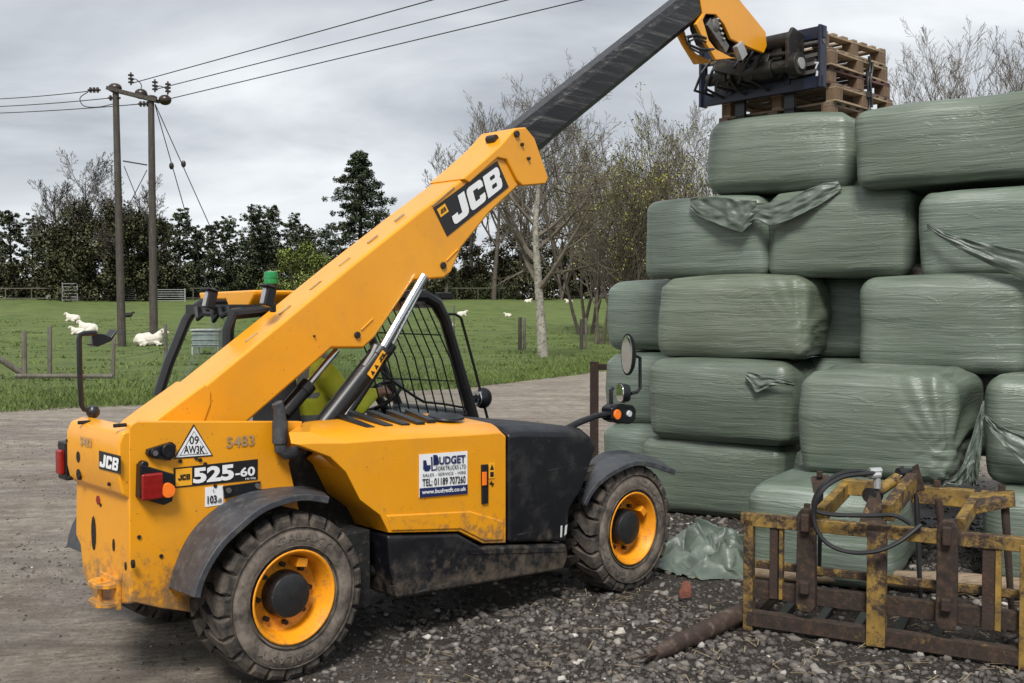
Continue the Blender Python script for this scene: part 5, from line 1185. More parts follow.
for pts in ([(432, 100, .2), (400, 88, .12), (350, 92, .0), (300, 115, -.1), (270, 155, -.12), (266, 195, -.12), (320, 210, -.12), (430, 212, -.1), (490, 212, -.1), (535, 235, -.08)],
            [(440, 92, .22), (400, 96, .05), (340, 106, -.05), (285, 145, -.14), (263, 215, -.15), (290, 280, -.15), (350, 312, -.14), (430, 314, -.13), (500, 288, -.1), (565, 238, -.05)]):
    mb = MB(); mb.tube(smooth_path([gz_(*p) for p in pts]), .0125, 8); mb.build('hydraulic_hose', M_rubber, grab)
mb = MB(); mb.tube([gz_(420, 88, .18), gz_(452, 86, .22)], .02, 8); mb.tube([gz_(418, 100, .16), gz_(450, 98, .2)], .018, 8); mb.tube([gz_(441, 100, .2), gz_(441, 135, .2)], .02, 8); mb.build('hose_coupling', M_galv, grab)

# ------------------------------------------------------------------ pallets
def pallet(mats, label):
    o = empty('pallet'); W_, D_, Hh = 1.18, 1.09, .152
    mb = MB(); rs = random.Random(hash(label) % 1000)
    for k in range(7): mb.box((-D_ / 2 + .05 + k * (D_ - .1) / 6, 0, Hh - .009), (.095 if k % 2 == 0 else .075, W_, .018))
    mb.build('top_deck', mats[0], o, bevel=.002, seg=1)
    mb = MB()
    for t in (-1, 0, 1): mb.box((0, t * (W_ / 2 - .05), Hh - .029), (D_, .10, .018))
    mb.build('cross_board', mats[1], o, bevel=.002, seg=1)
    mb = MB()
    for t in (-1, 0, 1): mb.box((0, t * (W_ / 2 - .05), .009), (D_, .10, .018))
    mb.build('bottom_board', mats[1], o, bevel=.002, seg=1)
    for a in (-1, 0, 1):
        for t in (-1, 0, 1): mb = MB(); mb.box((a * (D_ / 2 - .06), t * (W_ / 2 - .05), .0665), (.12, .10, .097)); mb.build('block', M_palb, o, bevel=.004, seg=1)
    tag(o, label, 'pallet', 'wooden pallets stacked on the forks'); return o
plabs = ['bottom pallet of the stack, lying on the wrapped bale', 'second pallet from the bottom of the stack on the forks', 'middle pallet of the stack, with red stained boards', 'fourth pallet up, just below the pale top one', 'pale topmost pallet of the stack on the forks']
pm = [(M_pal[1], M_pal[1]), (M_pal[1], M_pal[0]), (M_pal[2], M_pal[2]), (M_pal[1], M_pal[0]), (M_pal[0], M_pal[0])]
PS = CS + .13 + .56; PTc = .87
for k in range(5):
    o = pallet(pm[k], plabs[k]); dxy = [(0, 0), (.015, -.02), (.0, .01), (-.05, .0), (-.06, .03)][k]
    p = P1 + U * (PS + dxy[0]) + N * (PTc + dxy[1]); o.location = (p.x, p.y, 3.497 + k * .1535); o.rotation_euler = (0, 0, PHI + R([0, 1.2, -.8, 1.5, -2][k]))
# ratchet strap hanging on the near side of the pallets
st = MB(); b0 = P1 + U * (PS + .06) + N * (PTc - .60); rs_ = random.Random(5)
pts = [(b0 + U * (.02 * math.sin(k * 1.1) + rs_.uniform(-.008, .008)) - N * .02).to_tuple()[:2] + (4.13 - k * .058,) for k in range(11)]
st.tube(pts, .013, 6); st.tube([(p[0] + .02, p[1] - .01, p[2]) for p in pts[1:9]], .010, 6); st.box(pts[3], (.05, .03, .06)); st.box(pts[6], (.05, .03, .05))
tag(st.build('strap', M_rubber), 'black strap hanging down the side of the pallet stack', 'strap')

# ------------------------------------------------------------------ trees
NRM = {}
def leaf_cloud(centres, n_per, rad, size, flat=1.0, seed=0, tri=False):
    """many small leaf faces filling the volume round each centre"""
    g = np.random.default_rng(seed); C_ = np.repeat(np.asarray(centres, float), n_per, 0); n_ = len(C_); rad = np.repeat(np.broadcast_to(rad, (len(centres),)), n_per)
    d = g.normal(size=(n_, 3)); d /= np.linalg.norm(d, axis=1, keepdims=True); rr = rad * g.random(n_) ** .5; P_ = C_ + d * rr[:, None] * np.array([1, 1, flat])
    a = g.normal(size=(n_, 3)); a /= np.linalg.norm(a, axis=1, keepdims=True); b = np.cross(a, g.normal(size=(n_, 3))); b /= np.linalg.norm(b, axis=1, keepdims=True); s = (size * g.uniform(.5, 1.3, n_))[:, None]
    V = np.stack([P_ - a * s, P_ + b * s * .6, P_ + a * s, P_ - b * s * .6], 1).reshape(-1, 3); r = np.repeat(np.repeat(g.random(len(centres)), n_per) * .6 + g.random(n_) * .4, 4)
    nn_ = P_ - C_ + np.array([0, 0, .35]) * rad[:, None] + g.normal(size=(n_, 3)) * rad[:, None] * .25; nn_ /= np.linalg.norm(nn_, axis=1, keepdims=True); NRM[id(V)] = (V, np.repeat(nn_, 4, 0))
    return V, np.arange(n_ * 4).reshape(-1, 4), r
def crown(name, parent, parts, mat):
    V = np.concatenate([p[0] for p in parts]); off = np.cumsum([0] + [len(p[0]) for p in parts[:-1]]); Fc = np.concatenate([p[1] + o for p, o in zip(parts, off)]); r = np.concatenate([p[2] for p in parts])
    return link(name, np_mesh(name, V, Fc, mat, {'rnd': r}, normals=np.concatenate([NRM[id(p[0])][1] for p in parts])), parent)
RMIN = .006; TL = 1
def grow(rs, mbT, mbW, p, d, L, r, lvl, maxl, tips, wob=.12, up=.10, kids=(4, 7), ratio=(.45, .7), ang=(25, 55), start=.25, sides=(7, 5, 3, 3, 3, 3)):
    nseg = 7 if lvl == 0 else (5 if lvl == 1 else (4 if lvl == 2 else 3)); pts = [p.copy()]; rr = [r]; q = p.copy(); dd = d.copy(); spots = []
    for i in range(nseg):
        dd = (dd + Vector((rs.gauss(0, wob), rs.gauss(0, wob), rs.gauss(0, wob * .6) + up * (1 if lvl > 0 else .3)))).normalized(); q = q + dd * L / nseg; f = (i + 1) / nseg; pts.append(q.copy()); rr.append(max(r * (1 - f * .85), RMIN)); spots.append((f, q.copy(), dd.copy(), rr[-1]))
    (mbT if lvl <= TL else mbW).tube(pts, rr, sides[lvl], caps=False)
    if lvl >= maxl: tips.append(q.copy()); return
    nk = rs.randint(*kids) + (4 if lvl == 0 else 0)
    for k in range(nk):
        f = start + (1 - start) * (k + rs.random()) / nk; i = min(int(f * nseg), nseg - 1); t = f * nseg - i; a, b = pts[i], pts[i + 1]; pos = a.lerp(b, t); dl = (b - a).normalized(); per_ = dl.orthogonal().normalized(); per_.rotate(Matrix.Rotation(rs.uniform(0, 6.28), 3, dl)); an = R(rs.uniform(*ang)); nd = (dl * math.cos(an) + per_ * math.sin(an)).normalized()
        rl = rr[i] * (1 - t) + rr[i + 1] * t; grow(rs, mbT, mbW, pos, nd, L * rs.uniform(*ratio) * (1.15 - .55 * f), min(rl * .75, r * .55), lvl + 1, maxl, tips, wob * 1.15, up, kids if lvl < 1 else (3, 5), ratio, ang, .15, sides)
def bare_tree(x, y, h, seed, label, r=None, maxl=4, mats=None, ivy=0, group='bare leafless trees', name='bare_tree', kids=(4, 7), lean=(0, 0), trunks=1, start=.25, buds=0, ratio=(.42, .66), ang=(25, 55), zoff=0, ivymat=None):
    global RMIN, TL
    TL = 0 if mats and mats[0] is M_pbark else 1; RMIN = .00015 * y; rs = random.Random(seed); z0 = float(gz(x, y)) - .05; root = empty(name, (x, y, z0)); T, W_ = MB(), MB(); tips = []; r = r or h * (.016 if trunks == 1 and y > 80 else .010); mats = mats or (M_bark, M_twig)
    for k in range(trunks):
        dirn = Vector((lean[0] + (rs.uniform(-.35, .35) if trunks > 1 else 0), lean[1] + (rs.uniform(-.3, .3) if trunks > 1 else 0), 1)).normalized(); grow(rs, T, W_, Vector((rs.uniform(-.2, .2) * (trunks > 1) * 2, rs.uniform(-.2, .2) * (trunks > 1), 0)), dirn, h * rs.uniform(.78, .9), r, 0, maxl, tips, .05, .10, kids, ratio, ang, start)
    T.build('trunk', mats[0], root, smooth=True, ang=60); W_.build('twigs', mats[1], root, smooth=False)
    if buds and tips: idx_ = [rs.randrange(len(tips)) for _ in range(min(buds, len(tips) * 3))]; crown('buds', root, [leaf_cloud([tips[i] for i in idx_], 5, .30, .055, 1, seed)], M_bud)
    if ivy:
        cs = [Vector((rs.gauss(0, 1) * h * .11 * (1.25 - zz * .9), rs.gauss(0, 1) * h * .1, zz * h)) for zz in [rs.uniform(.03, ivy + .10) for _ in range(110)]]; crown('ivy', root, [leaf_cloud(cs, 150, h * .065, .13, 1.2, seed)], ivymat or M_ivy)
    tag(root, label, 'tree', group); return root
def topz(py, D): return CH + (307 - py) * D / F
def place(px, D): return ((px - 512) / F * D, D)
def H_(px, py, D): x, y = place(px, D); return topz(py, D) - float(gz(x, y))
def pine(px, py, D, seed, label, dens=1.0, bare=.45, spread=1.0):
    x, y = place(px, D); h = H_(px, py, D); rs = random.Random(seed); root = empty('pine_tree', (x, y, float(gz(x, y)) - .1)); T = MB(); lean = rs.uniform(-.05, .05)
    T.tube([(lean * h * f + rs.uniform(-.08, .08), 0, h * f) for f in (0, .25, .5, .75, .95)], [h * .016, h * .014, h * .011, h * .007, .03], 8, caps=False); cs, rd = [], []
    for k in range(int(24 * dens)):
        f = bare + (.97 - bare) * (k + rs.random()) / (24 * dens); a = rs.uniform(0, 6.28); L = h * .17 * spread * (1.15 - .75 * (f - bare) / (1 - bare)) * rs.uniform(.5, 1.2); b = Vector((lean * h * f, 0, h * f)); t_ = b + Vector((math.cos(a) * L, math.sin(a) * L, L * rs.uniform(.0, .35)))
        T.tube([b, b.lerp(t_, .6) - Vector((0, 0, .1)), t_], [h * .004, h * .003, .02], 4, caps=False)
        for j in range(7): cs.append(b.lerp(t_, .35 + .12 * j) + Vector((rs.uniform(-.8, .8), rs.uniform(-.8, .8), rs.uniform(-.35, .55)))); rd.append(h * .030 * rs.uniform(.45, 1.4))
    for k in range(int(6 * bare * 2)):       # dead stubs on the bare stem
        f = rs.uniform(.2, bare); a = rs.uniform(0, 6.28); L = rs.uniform(.4, 1.4); b = Vector((lean * h * f, 0, h * f)); T.tube([b, b + Vector((math.cos(a) * L, math.sin(a) * L, rs.uniform(-.2, .3)))], [.04, .01], 3, caps=False)
    T.build('trunk', M_barkd, root); crown('crown', root, [leaf_cloud(cs, 52, np.array(rd), .10, .7, seed)], M_pine); tag(root, label, 'tree', 'pines in the far shelter belt'); return root
def conifer(px, py, D, seed, label, width=.24):
    x, y = place(px, D); h = H_(px, py, D); rs = random.Random(seed); root = empty('fir_tree', (x, y, float(gz(x, y)) - .1)); T = MB(); T.tube([(0, 0, 0), (.1, 0, h * .5), (0, 0, h * .98)], [h * .02, h * .012, .03], 8, caps=False); cs, rd = [], []
    for k in range(96):
        f = .10 + .88 * k / 95; a = k * 2.4 + rs.uniform(-.5, .5); L = h * width * (1 - f) ** 1.0 * rs.uniform(.45, 1.2) + .3; b = Vector((0, 0, h * f)); t_ = b + Vector((math.cos(a) * L, math.sin(a) * L, -L * .06 + L * rs.uniform(-.1, .2)))
        T.tube([b, t_], [.07, .02], 3, caps=False)
        for j in range(5): g_ = (j + 1) / 5; cs.append(b.lerp(t_, g_) + Vector((rs.uniform(-.3, .3), rs.uniform(-.3, .3), -.15))); rd.append(h * .030 * (1.3 - .5 * g_))
    T.build('trunk', M_barkd, root); crown('crown', root, [leaf_cloud(cs, 75, np.array(rd) * 1.05, .12, .8, seed)], M_dark); tag(root, label, 'tree'); return root
def bush(px, py, D, wpx, seed, label, mat, name='bush', cat='bush', group=None, lumps=40, per_=190, leaf=.115, yb=None, trunk=True):
    x, y = place(px, D); zb_ = float(gz(x, y)); h = topz(py, D) - zb_; w = wpx / F * D / 2; rs = random.Random(seed); root = empty(name, (x, y, zb_ - .05)); cs, rd = [], []
    for k in range(lumps):
        a = rs.uniform(0, 6.28); rr_ = rs.random() ** .5; zz = rs.uniform(.06, .92); env = math.sqrt(max(.05, 1 - (max(zz - .35, 0) / .65) ** 2.2)); cs.append((math.cos(a) * rr_ * w * .82 * env, math.sin(a) * rr_ * w * .6 * env, zz * h * .95)); rd.append(min(w, h) * rs.uniform(.16, .30))
    if trunk:
        T = MB()
        for k in range(6): c_ = cs[k * 5 % len(cs)]; T.tube([(rs.uniform(-.3, .3), 0, 0), (c_[0] * .4, c_[1] * .4, c_[2] * .5), c_], [.10, .06, .02], 5, caps=False)
        T.build('trunk', M_barkd, root)
    crown('crown', root, [leaf_cloud(cs, per_, np.array(rd), leaf, .8, seed)], mat); tag(root, label, cat, group); return root

# far left: ivy-clad bare trees and pines
for i, (px, py, D, iv, lb) in enumerate(((62, 183, 112, .55, 'ivy clad bare tree at the left edge of the tall clump'), (88, 162, 108, .62, 'tallest ivy clad bare tree left of the power poles'), (122, 172, 106, .66, 'ivy clad bare tree directly behind the front power pole'), (148, 180, 110, .60, 'ivy clad bare tree just right of the rear power pole'))):
    x, y = place(px, D); bare_tree(x, y, H_(px, py, D) * .95, 100 + i, lb, ivy=iv, group='ivy clad trees behind the field', kids=(8, 11), name='ivy_clad_tree', mats=(M_barkd, M_twigd), ratio=(.36, .58))
for i, (px, py, D, dn, lb) in enumerate(((-4, 214, 120, 1.0, 'pine cut by the left edge of the photo'), (14, 209, 118, 1.1, 'leftmost pine standing wholly in view'), (33, 214, 122, .8, 'slim pine left of the ivy clad clump'), (48, 222, 126, .7, 'thin pine touching the ivy clad clump'), (168, 222, 125, .8, 'low pine right of the power poles'),
        (181, 209, 118, 1.0, 'narrow tiered pine right of the power poles'), (199, 226, 122, .9, 'short pine right of the narrow tiered one'), (214, 222, 120, .9, 'pine where the long stay wire meets the trees'), (232, 218, 124, 1.0, 'open crowned pine left of the broad dark pines'), (252, 206, 118, 1.35, 'broad dark pine with a heavy rounded crown'),
        (270, 204, 120, 1.45, 'tallest broad pine above the light green bush'), (290, 214, 122, 1.2, 'flat topped pine between the broad pine and the fir'), (308, 224, 126, 1.2, 'low pine immediately left of the tall fir'))):
    pine(px, py, D, 200 + i, lb, dn, bare=.42 if dn < 1.2 else .22, spread=.75 if dn < 1 else 1.0)
conifer(360, 150, 118, 31, 'tall dark fir rising above the raised boom', .62)
bush(392, 196, 124, 60, 41, 'dark evergreen tree half hidden behind the boom right of the fir', M_dark, 'evergreen_tree', 'tree', leaf=.13)
bush(322, 222, 128, 60, 43, 'dark evergreen tree filling the gap left of the fir', M_dark, 'evergreen_tree', 'tree', leaf=.13)
bush(262, 226, 128, 66, 42, 'dark round evergreen tree behind the light green bush', M_dark, 'evergreen_tree', 'tree', leaf=.13)
bush(298, 237, 100, 88, 44, 'light green spring bush behind the cab beacon', M_bush, leaf=.10, lumps=52)
# understorey
rs = random.Random(77); spec = []
labs = {'l': 'shrub in the undergrowth below the pines on the left', }
us = [(-8, 250, 46, M_scrub), (22, 256, 50, M_scrub), (50, 262, 44, M_hedge), (78, 240, 60, M_ivy), (112, 236, 60, M_ivy), (146, 246, 50, M_ivy), (172, 262, 40, M_scrub), (196, 258, 46, M_dark), (222, 252, 46, M_dark), (248, 262, 44, M_hedge), (345, 246, 60, M_dark), (385, 240, 60, M_dark), (425, 232, 60, M_ivy), (462, 240, 56, M_scrub), (497, 246, 56, M_ivy), (532, 244, 56, M_scrub), (566, 240, 56, M_ivy), (600, 232, 60, M_scrub), (640, 236, 60, M_scrub)]
un = ['brown green shrub at the left edge below the pines', 'brown green shrub left of the ivy clad trees', 'green shrub at the foot of the thin pine', 'dark thicket under the tallest ivy clad tree', 'dark thicket directly behind the front power pole', 'dark thicket behind the rear power pole', 'brown green shrub right of the rear power pole', 'dark shrub behind the grey green feed box', 'dark round shrub above the cab work light', 'green shrub left of the light green bush', 'dark shrub under the tall fir',
      'dark shrub behind the boom below the fir', 'ivy green thicket seen just right of the boom ram', 'brown green thicket above the clipped hedge', 'ivy green thicket left of the pale birch trunk', 'brown green thicket behind the pale birch trunk', 'ivy green thicket right of the pale birch trunk', 'brown green thicket beside the lowest mirror', 'brown green thicket behind the left end of the bales']
for i, (px, py, w, mt_) in enumerate(us): bush(px, py, 112 + (i % 3) * 4, w, 300 + i, un[i], mt_, 'shrub', 'shrub', 'shrubs along the far field edge', lumps=30, per_=150, leaf=.13)
# second, farther band of wood that reads as one mass
g = np.random.default_rng(5); nb_ = 560; xb = g.uniform(-120, 110, nb_); yb_ = g.uniform(134, 160, nb_); zb2 = gz(xb, yb_) + g.random(nb_) ** 1.3 * (5.2 + 1.5 * np.sin(xb * .13))
V_, F_, r_ = leaf_cloud(np.stack([xb, yb_, zb2], 1), 110, 2.0, .34, .7, 9); tag(link('woodland', np_mesh('woodland', V_, F_, M_ivy, {'rnd': r_}, normals=NRM[id(V_)][1])), 'distant mixed wood closing the view beyond the field', 'woodland', kind='stuff')
# clipped hedge
hx0, hx1 = place(412, 116)[0], place(515, 116)[0]; cs = [(g.uniform(hx0, hx1), 116 + g.uniform(-.6, .6), float(gz(hx0, 116)) + g.uniform(.2, 1.75)) for _ in range(330)]
ho = link('hedge', np_mesh('hedge', *leaf_cloud(cs, 42, .35, .11, 1, 4)[:2], M_hedge, {'rnd': leaf_cloud(cs, 42, .35, .11, 1, 4)[2]})); tag(ho, 'clipped dark green hedge across the field right of the cab', 'hedge')

# right: birch with pale trunk, bare trees, budding thicket
def pl(px, D): return place(px, D)
x, y = pl(543, 37)
bt = bare_tree(x, y, 9.2, 11, 'bare tree with a pale lichened trunk on the road verge', r=.20, mats=(M_pbark, M_twig), group=None, name='birch_tree', kids=(8, 11), start=.26, ratio=(.40, .60), ang=(35, 75), maxl=4)
for i, (px, py, D, tr, bd, lb) in enumerate(((474, 118, 118, 1, 0, 'bare tree rising directly behind the boom collar'), (494, 112, 112, 1, 0, 'bare tree to the right of the boom collar'), (514, 108, 116, 2, 0, 'bare tree between the boom collar and the pale trunk'), (560, 112, 112, 2, 0, 'bare tree behind the pale trunk'), (586, 118, 60, 4, 420, 'multi stemmed budding tree right of the pale trunk'), (618, 122, 55, 4, 700, 'yellow green budding tree left of the bales'),
        (652, 130, 56, 4, 800, 'yellow green budding tree touching the bale stack'), (684, 140, 58, 4, 600, 'budding tree half hidden by the top bales'), (602, 165, 50, 5, 700, 'low budding thicket tree at the field fence'), (636, 172, 50, 5, 800, 'low budding thicket tree beside the left bales'), (698, 84, 62, 1, 0, 'tall bare tree showing left of the pallets'), (724, 100, 64, 1, 0, 'bare tree behind the fork carriage'),
        (905, 45, 56, 1, 0, 'bare tree just right of the pallet stack'), (938, 30, 54, 2, 0, 'bare tree above the long top bale'), (972, 26, 56, 2, 0, 'tallest bare tree above the right hand bales'), (1005, 30, 54, 2, 0, 'bare tree near the right edge above the bales'), (1035, 50, 56, 2, 0, 'bare tree cut by the right edge'), (446, 150, 112, 1, 0, 'small bare tree left of the boom ram pin'))):
    x, y = pl(px, D); bare_tree(x, y, H_(px, py, D) * .90, 400 + i, lb, group='bare trees to the right of the field', trunks=tr, maxl=4 if tr < 4 else 3, buds=bd, kids=((5, 8) if D < 90 else (6, 9)) if tr < 4 else (6, 9), ang=(18, 45), ratio=(.40, .62), start=.2 if tr > 1 else .3)
for i, (px, py, w, lb) in enumerate(((470, 222, 60, 'brown scrub behind the hedge under the boom'), (508, 214, 60, 'tall brown scrub left of the pale trunk'), (548, 206, 64, 'tall brown scrub directly behind the pale trunk'), (590, 212, 60, 'tall brown scrub right of the pale trunk'))):
    bush(px, py, 121, w, 600 + i, lb, M_scrub, 'scrub', 'scrub', 'brown scrub behind the clipped hedge', lumps=44, per_=110, leaf=.13)
tr_ = None

# ------------------------------------------------------------------ power poles
def pz(px, py, D): p = at_y(px, py, D); return p
DP = 48.0; pc_ = []
up_ = empty('power_pole', (place(136, DP)[0], DP, 0)); tag(up_, 'twin wooden power pole standing in the field with crossarm and insulators', 'power pole')
org = up_.location
def L_(v): return Vector(v) - Vector(org)
tp = [(115.5, 84, 122), (151, 96, 154)]
mb = None
for (px, py, pb) in tp:
    mb = MB(); t_ = at_y(px, py, DP); b_ = at_y(pb, 347, DP); b_.z = float(gz(b_.x, DP)) - .1; mb.tube([L_(b_), L_(b_.lerp(t_, .5)), L_(t_)], [.19, .165, .135], 12); mb.build('pole', M_pole, up_)
ca, cb = at_y(108, 88.5, DP), at_y(158, 101, DP)
mb = MB(); mb.beam(L_(ca) + Vector((0, -.18, 0)), L_(cb) + Vector((0, -.18, 0)), .12, .16); mb.beam(L_(ca) + Vector((0, .18, 0)), L_(cb) + Vector((0, .18, 0)), .12, .16); mb.build('crossarm', M_pole, up_)
mb = MB(); mb.beam(L_(at_y(123, 161, DP)), L_(at_y(147, 165, DP)), .06, .06); mb.beam(L_(at_y(124, 166, DP)), L_(at_y(146, 220, DP)), .03, .03); mb.beam(L_(at_y(124, 215, DP)), L_(at_y(147, 170, DP)), .03, .03); mb.build('brace', M_wire, up_)
def insul(px, py, horiz, n_=3):
    mb = MB(); c = L_(at_y(px, py, DP)); ax = Vector((1, 0, 0)) if horiz else Vector((0, 0, 1))
    for k in range(n_): mb.tube([c + ax * (.16 * k), c + ax * (.16 * k + .06)], .13, 10)
    mb.tube([c - ax * .1, c + ax * (.16 * n_)], .04, 6); mb.build('insulator', M_insul, up_)
for a in ((90, 90, 1), (110, 98, 1), (140, 104, 1), (131, 83, 0), (155, 90, 0), (168, 92, 0)): insul(*a)
mb = MB(); mb.ball(L_(at_y(115, 88, DP)), (.32, .25, .22), 12); mb.ball(L_(at_y(141, 94, DP)), (.30, .25, .24), 12); mb.ball(L_(at_y(165, 100, DP)), (.30, .25, .24), 12); mb.ball(L_(at_y(151, 98, DP)), (.30, .2, .14), 10); split_islands(mb.build('switch_housing', M_insul, up_))
for pts in (((88, 92), (80, 98), (84, 106), (98, 107), (113, 104)), ((131, 82), (135, 79), (141, 84), (141, 90)), ((155, 89), (160, 86), (167, 90), (167, 98))):
    mb = MB(); mb.tube([L_(v) for v in smooth_path([at_y(*p, DP) for p in pts], 5)], .022, 5); mb.build('jumper', M_wire, up_)
def wire(p, q, sag, r, nm, lb, cat='wire', grp=None, ext=1.0):
    mb = MB(); p, q = Vector(p), Vector(q); q = p + (q - p) * ext; pts = [p.lerp(q, k / 24) - Vector((0, 0, sag * 4 * (k / 24) * (1 - k / 24))) for k in range(25)]; mb.tube(pts, r, 5); o = mb.build(nm, M_wire); tag(o, lb, cat, grp); return o
for (px, py), (qx, qy), lb in (((133, 83), (430, 0), 'highest of the three wires running up right from the poles'), ((157, 89), (505, 0), 'middle of the three wires running up right from the poles'), ((169, 99), (580, 0), 'lowest of the three wires running up right from the poles')):
    a = at_y(px, py, DP); r_ = ray(qx, qy); b = Vector((0, 0, CH)) + r_ * ((12.2 - CH) / r_.z); wire(a, b, .02, .022, 'power_line', lb, 'power line', None, 1.9)
for (px, py), (qx, qy), lb in (((90, 91), (-20, 97), 'highest of the three wires leaving the left edge'), ((110, 98), (-20, 104.5), 'middle of the three wires leaving the left edge'), ((140, 104), (-20, 111), 'lowest of the three wires leaving the left edge')):
    wire(at_y(px, py, DP), at_y(qx, qy, 56), .15, .022, 'power_line', lb, 'power line', None, 1.6)
for (px, py), (qx, qy), (ix, iy), lb in (((155, 105), (196, 250), (171.5, 166), 'left one of the two stay wires right of the poles'), ((155, 104), (226, 262), (183.5, 164), 'right one of the two stay wires right of the poles')):
    b = at_y(qx, qy, 52); o = wire(at_y(px, py, DP), b, .0, .022, 'stay_wire', lb, 'stay wire', None, 1.22); mb = MB(); c = at_y(ix, iy, 49.6); mb.ball(c, (.12, .12, .17), 10); mb.build('insulator', M_insul, o)

# ------------------------------------------------------------------ fences
def fpost(px, pt_, pb, D, r, lb, mat=None, lean=0):
    p = place(px, D); z0 = float(gz(*p)); zt = CH + (307 - pt_) * D / F; mb = MB(); mb.tube([(p[0], p[1], z0 - .1), (p[0] + lean * .5, p[1], (z0 + zt) / 2), (p[0] + lean, p[1], zt - .02), (p[0] + lean, p[1], zt)], [r, r * .95, r * .9, r * .7], 9); o = mb.build('fence_post', mat or M_fence); tag(o, lb, 'fence post', 'fence posts along the verge'); return Vector((p[0], p[1], z0))
fps = [fpost(24, 331, 381, 26, .065, 'fence post with a diagonal strut at the left edge'), fpost(49, 326, 376, 28, .062, 'fence post midway between the strutted post and the far mirror', lean=.02), fpost(112, 337, 381, 26, .055, 'leaning fence post beside the far mirror arm', lean=.04), fpost(165.5, 324, 366, 33, .06, 'fence post next to the resting sheep'),
       fpost(520, 317, 346, 44, .09, 'dark left post of the pair near the pale trunk', M_pole), fpost(524.5, 318, 346, 44.5, .07, 'pale right post of the pair near the pale trunk'), fpost(581.5, 319, 346, 44, .08, 'dark left post of the pair by the bales', M_pole), fpost(586, 318, 346, 44.5, .06, 'pale right post of the pair by the bales'), fpost(454, 305, 340, 46, .05, 'thin fence post seen past the mirror stay')]
mb = MB(); p, q = at_y(-14, 350, 25.6), at_y(23, 374, 26.0); mb.tube([p, q], .075, 9); tag(mb.build('strut', M_fence), 'diagonal timber strut leaning against the leftmost fence post', 'fence strut')
mb = MB(); p, q = place(14, 25.3), place(112, 25.6); mb.tube([(p[0], p[1], float(gz(*p)) + .13), (q[0], q[1], float(gz(*q)) + .10)], .055, 8); tag(mb.build('fence_rail', M_fence), 'low timber rail lying along the verge between the fence posts', 'rail')
def wires_between(pa, pb, hs, lb):
    root = empty('wire_fence', pa); tag(root, lb, 'wire fence')
    for h_ in hs: mb = MB(); mb.tube([Vector((0, 0, h_)), (Vector(pb) - Vector(pa)) / 2 + Vector((0, 0, h_ - .03)), Vector(pb) - Vector(pa) + Vector((0, 0, h_))], .006, 4); mb.build('strand', M_wire, root)
wires_between(fps[2], fps[3], (.5, .85, 1.1), 'slack wire strands between the leaning post and the sheep')
# far post and rail fence with gates
def far_fence(x0, x1, D, hh, lb, rails=3, mat=None, step=2.2, r=.06):
    a, b = place(x0, D)[0], place(x1, D)[0]; z = lambda X_: float(gz(X_, D)); root = empty('field_fence', (a, D, z(a))); tag(root, lb, 'fence'); n_ = max(2, int((b - a) / step))
    for k in range(n_ + 1): X_ = a + (b - a) * k / n_; mb = MB(); mb.tube([(X_ - a, 0, z(X_) - z(a) - .1), (X_ - a, 0, z(X_) - z(a) + hh)], r, 6); mb.build('post', mat or M_fence, root)
    for k in range(rails): mb = MB(); h_ = hh * (.95 - k * .8 / max(rails - 1, 1)); mb.beam((0, -.05, h_), (b - a, -.05, z(b) - z(a) + h_), .04, .08); mb.build('rail', mat or M_fence, root)
far_fence(-20, 58, 110, 1.3, 'post and rail fence at the far left of the field', 2)
far_fence(83, 152, 108, 1.25, 'far post and rail fence behind the power poles', 3)
far_fence(172, 215, 112, 1.3, 'post and rail fence right of the metal field gate', 2)
far_fence(415, 520, 114, 1.3, 'thin posts and rail in front of the clipped hedge', 1, r=.04)
def gate(px, D, w, hh, lb, mat):
    x, y = place(px, D); root = empty('field_gate', (x, y, float(gz(x, y)))); tag(root, lb, 'gate'); 
    for X_ in (0, w): mb = MB(); mb.tube([(X_, 0, 0), (X_, 0, hh)], .06, 6); mb.build('gate_post', mat, root)
    for k in range(6): mb = MB(); mb.beam((0, 0, .15 + k * (hh - .25) / 5), (w, 0, .15 + k * (hh - .25) / 5), .04, .05); mb.build('bar', mat, root)
gate(63, 106, 1.5, 1.9, 'tall pale hurdle gate left of the power poles', M_galv); gate(153, 104, 3.2, 1.35, 'galvanised field gate right of the rear power pole', M_galv); gate(118, 107, 3.2, 1.3, 'galvanised field gate between the two power poles', M_galv)
# rubble heaps and covered heap
def heap(px, D, w, h_, seed, lb, cat, mat, nm):
    x, y = place(px, D); mb = MB(); rs = random.Random(seed)
    for k in range(16): mb.ball((rs.gauss(0, w * .28), rs.gauss(0, .3), abs(rs.gauss(0, h_ * .35))), (rs.uniform(.2, .5), rs.uniform(.2, .4), rs.uniform(.15, .35)), 7)
    o = mb.build(nm, mat); o.location = (x, y, float(gz(x, y))); tag(o, lb, cat)
heap(70, 111, 3.2, .8, 1, 'pale rubble heap behind the tall hurdle gate', 'rubble heap', M_stone_pale, 'rubble_heap'); heap(107, 112, 4.0, .8, 2, 'pale rubble heap between hurdle gate and front power pole', 'rubble heap', M_stone_pale, 'rubble_heap')
mb = MB(); pf_ = [(math.cos(math.pi * k / 12) * 2.3, math.sin(math.pi * k / 12) * 2.1) for k in range(13)]; x, y = place(166, 116); mb.loft([[(a, e, c * s_) for a, c in pf_] for e, s_ in ((-2.5, .8), (-1.8, 1), (2, 1), (3, .8))]); o = mb.build('covered_heap', M_polyt, bevel=.1); o.location = (x, y, float(gz(x, y))); tag(o, 'pale green domed cover in front of the dark shrubs', 'cover')
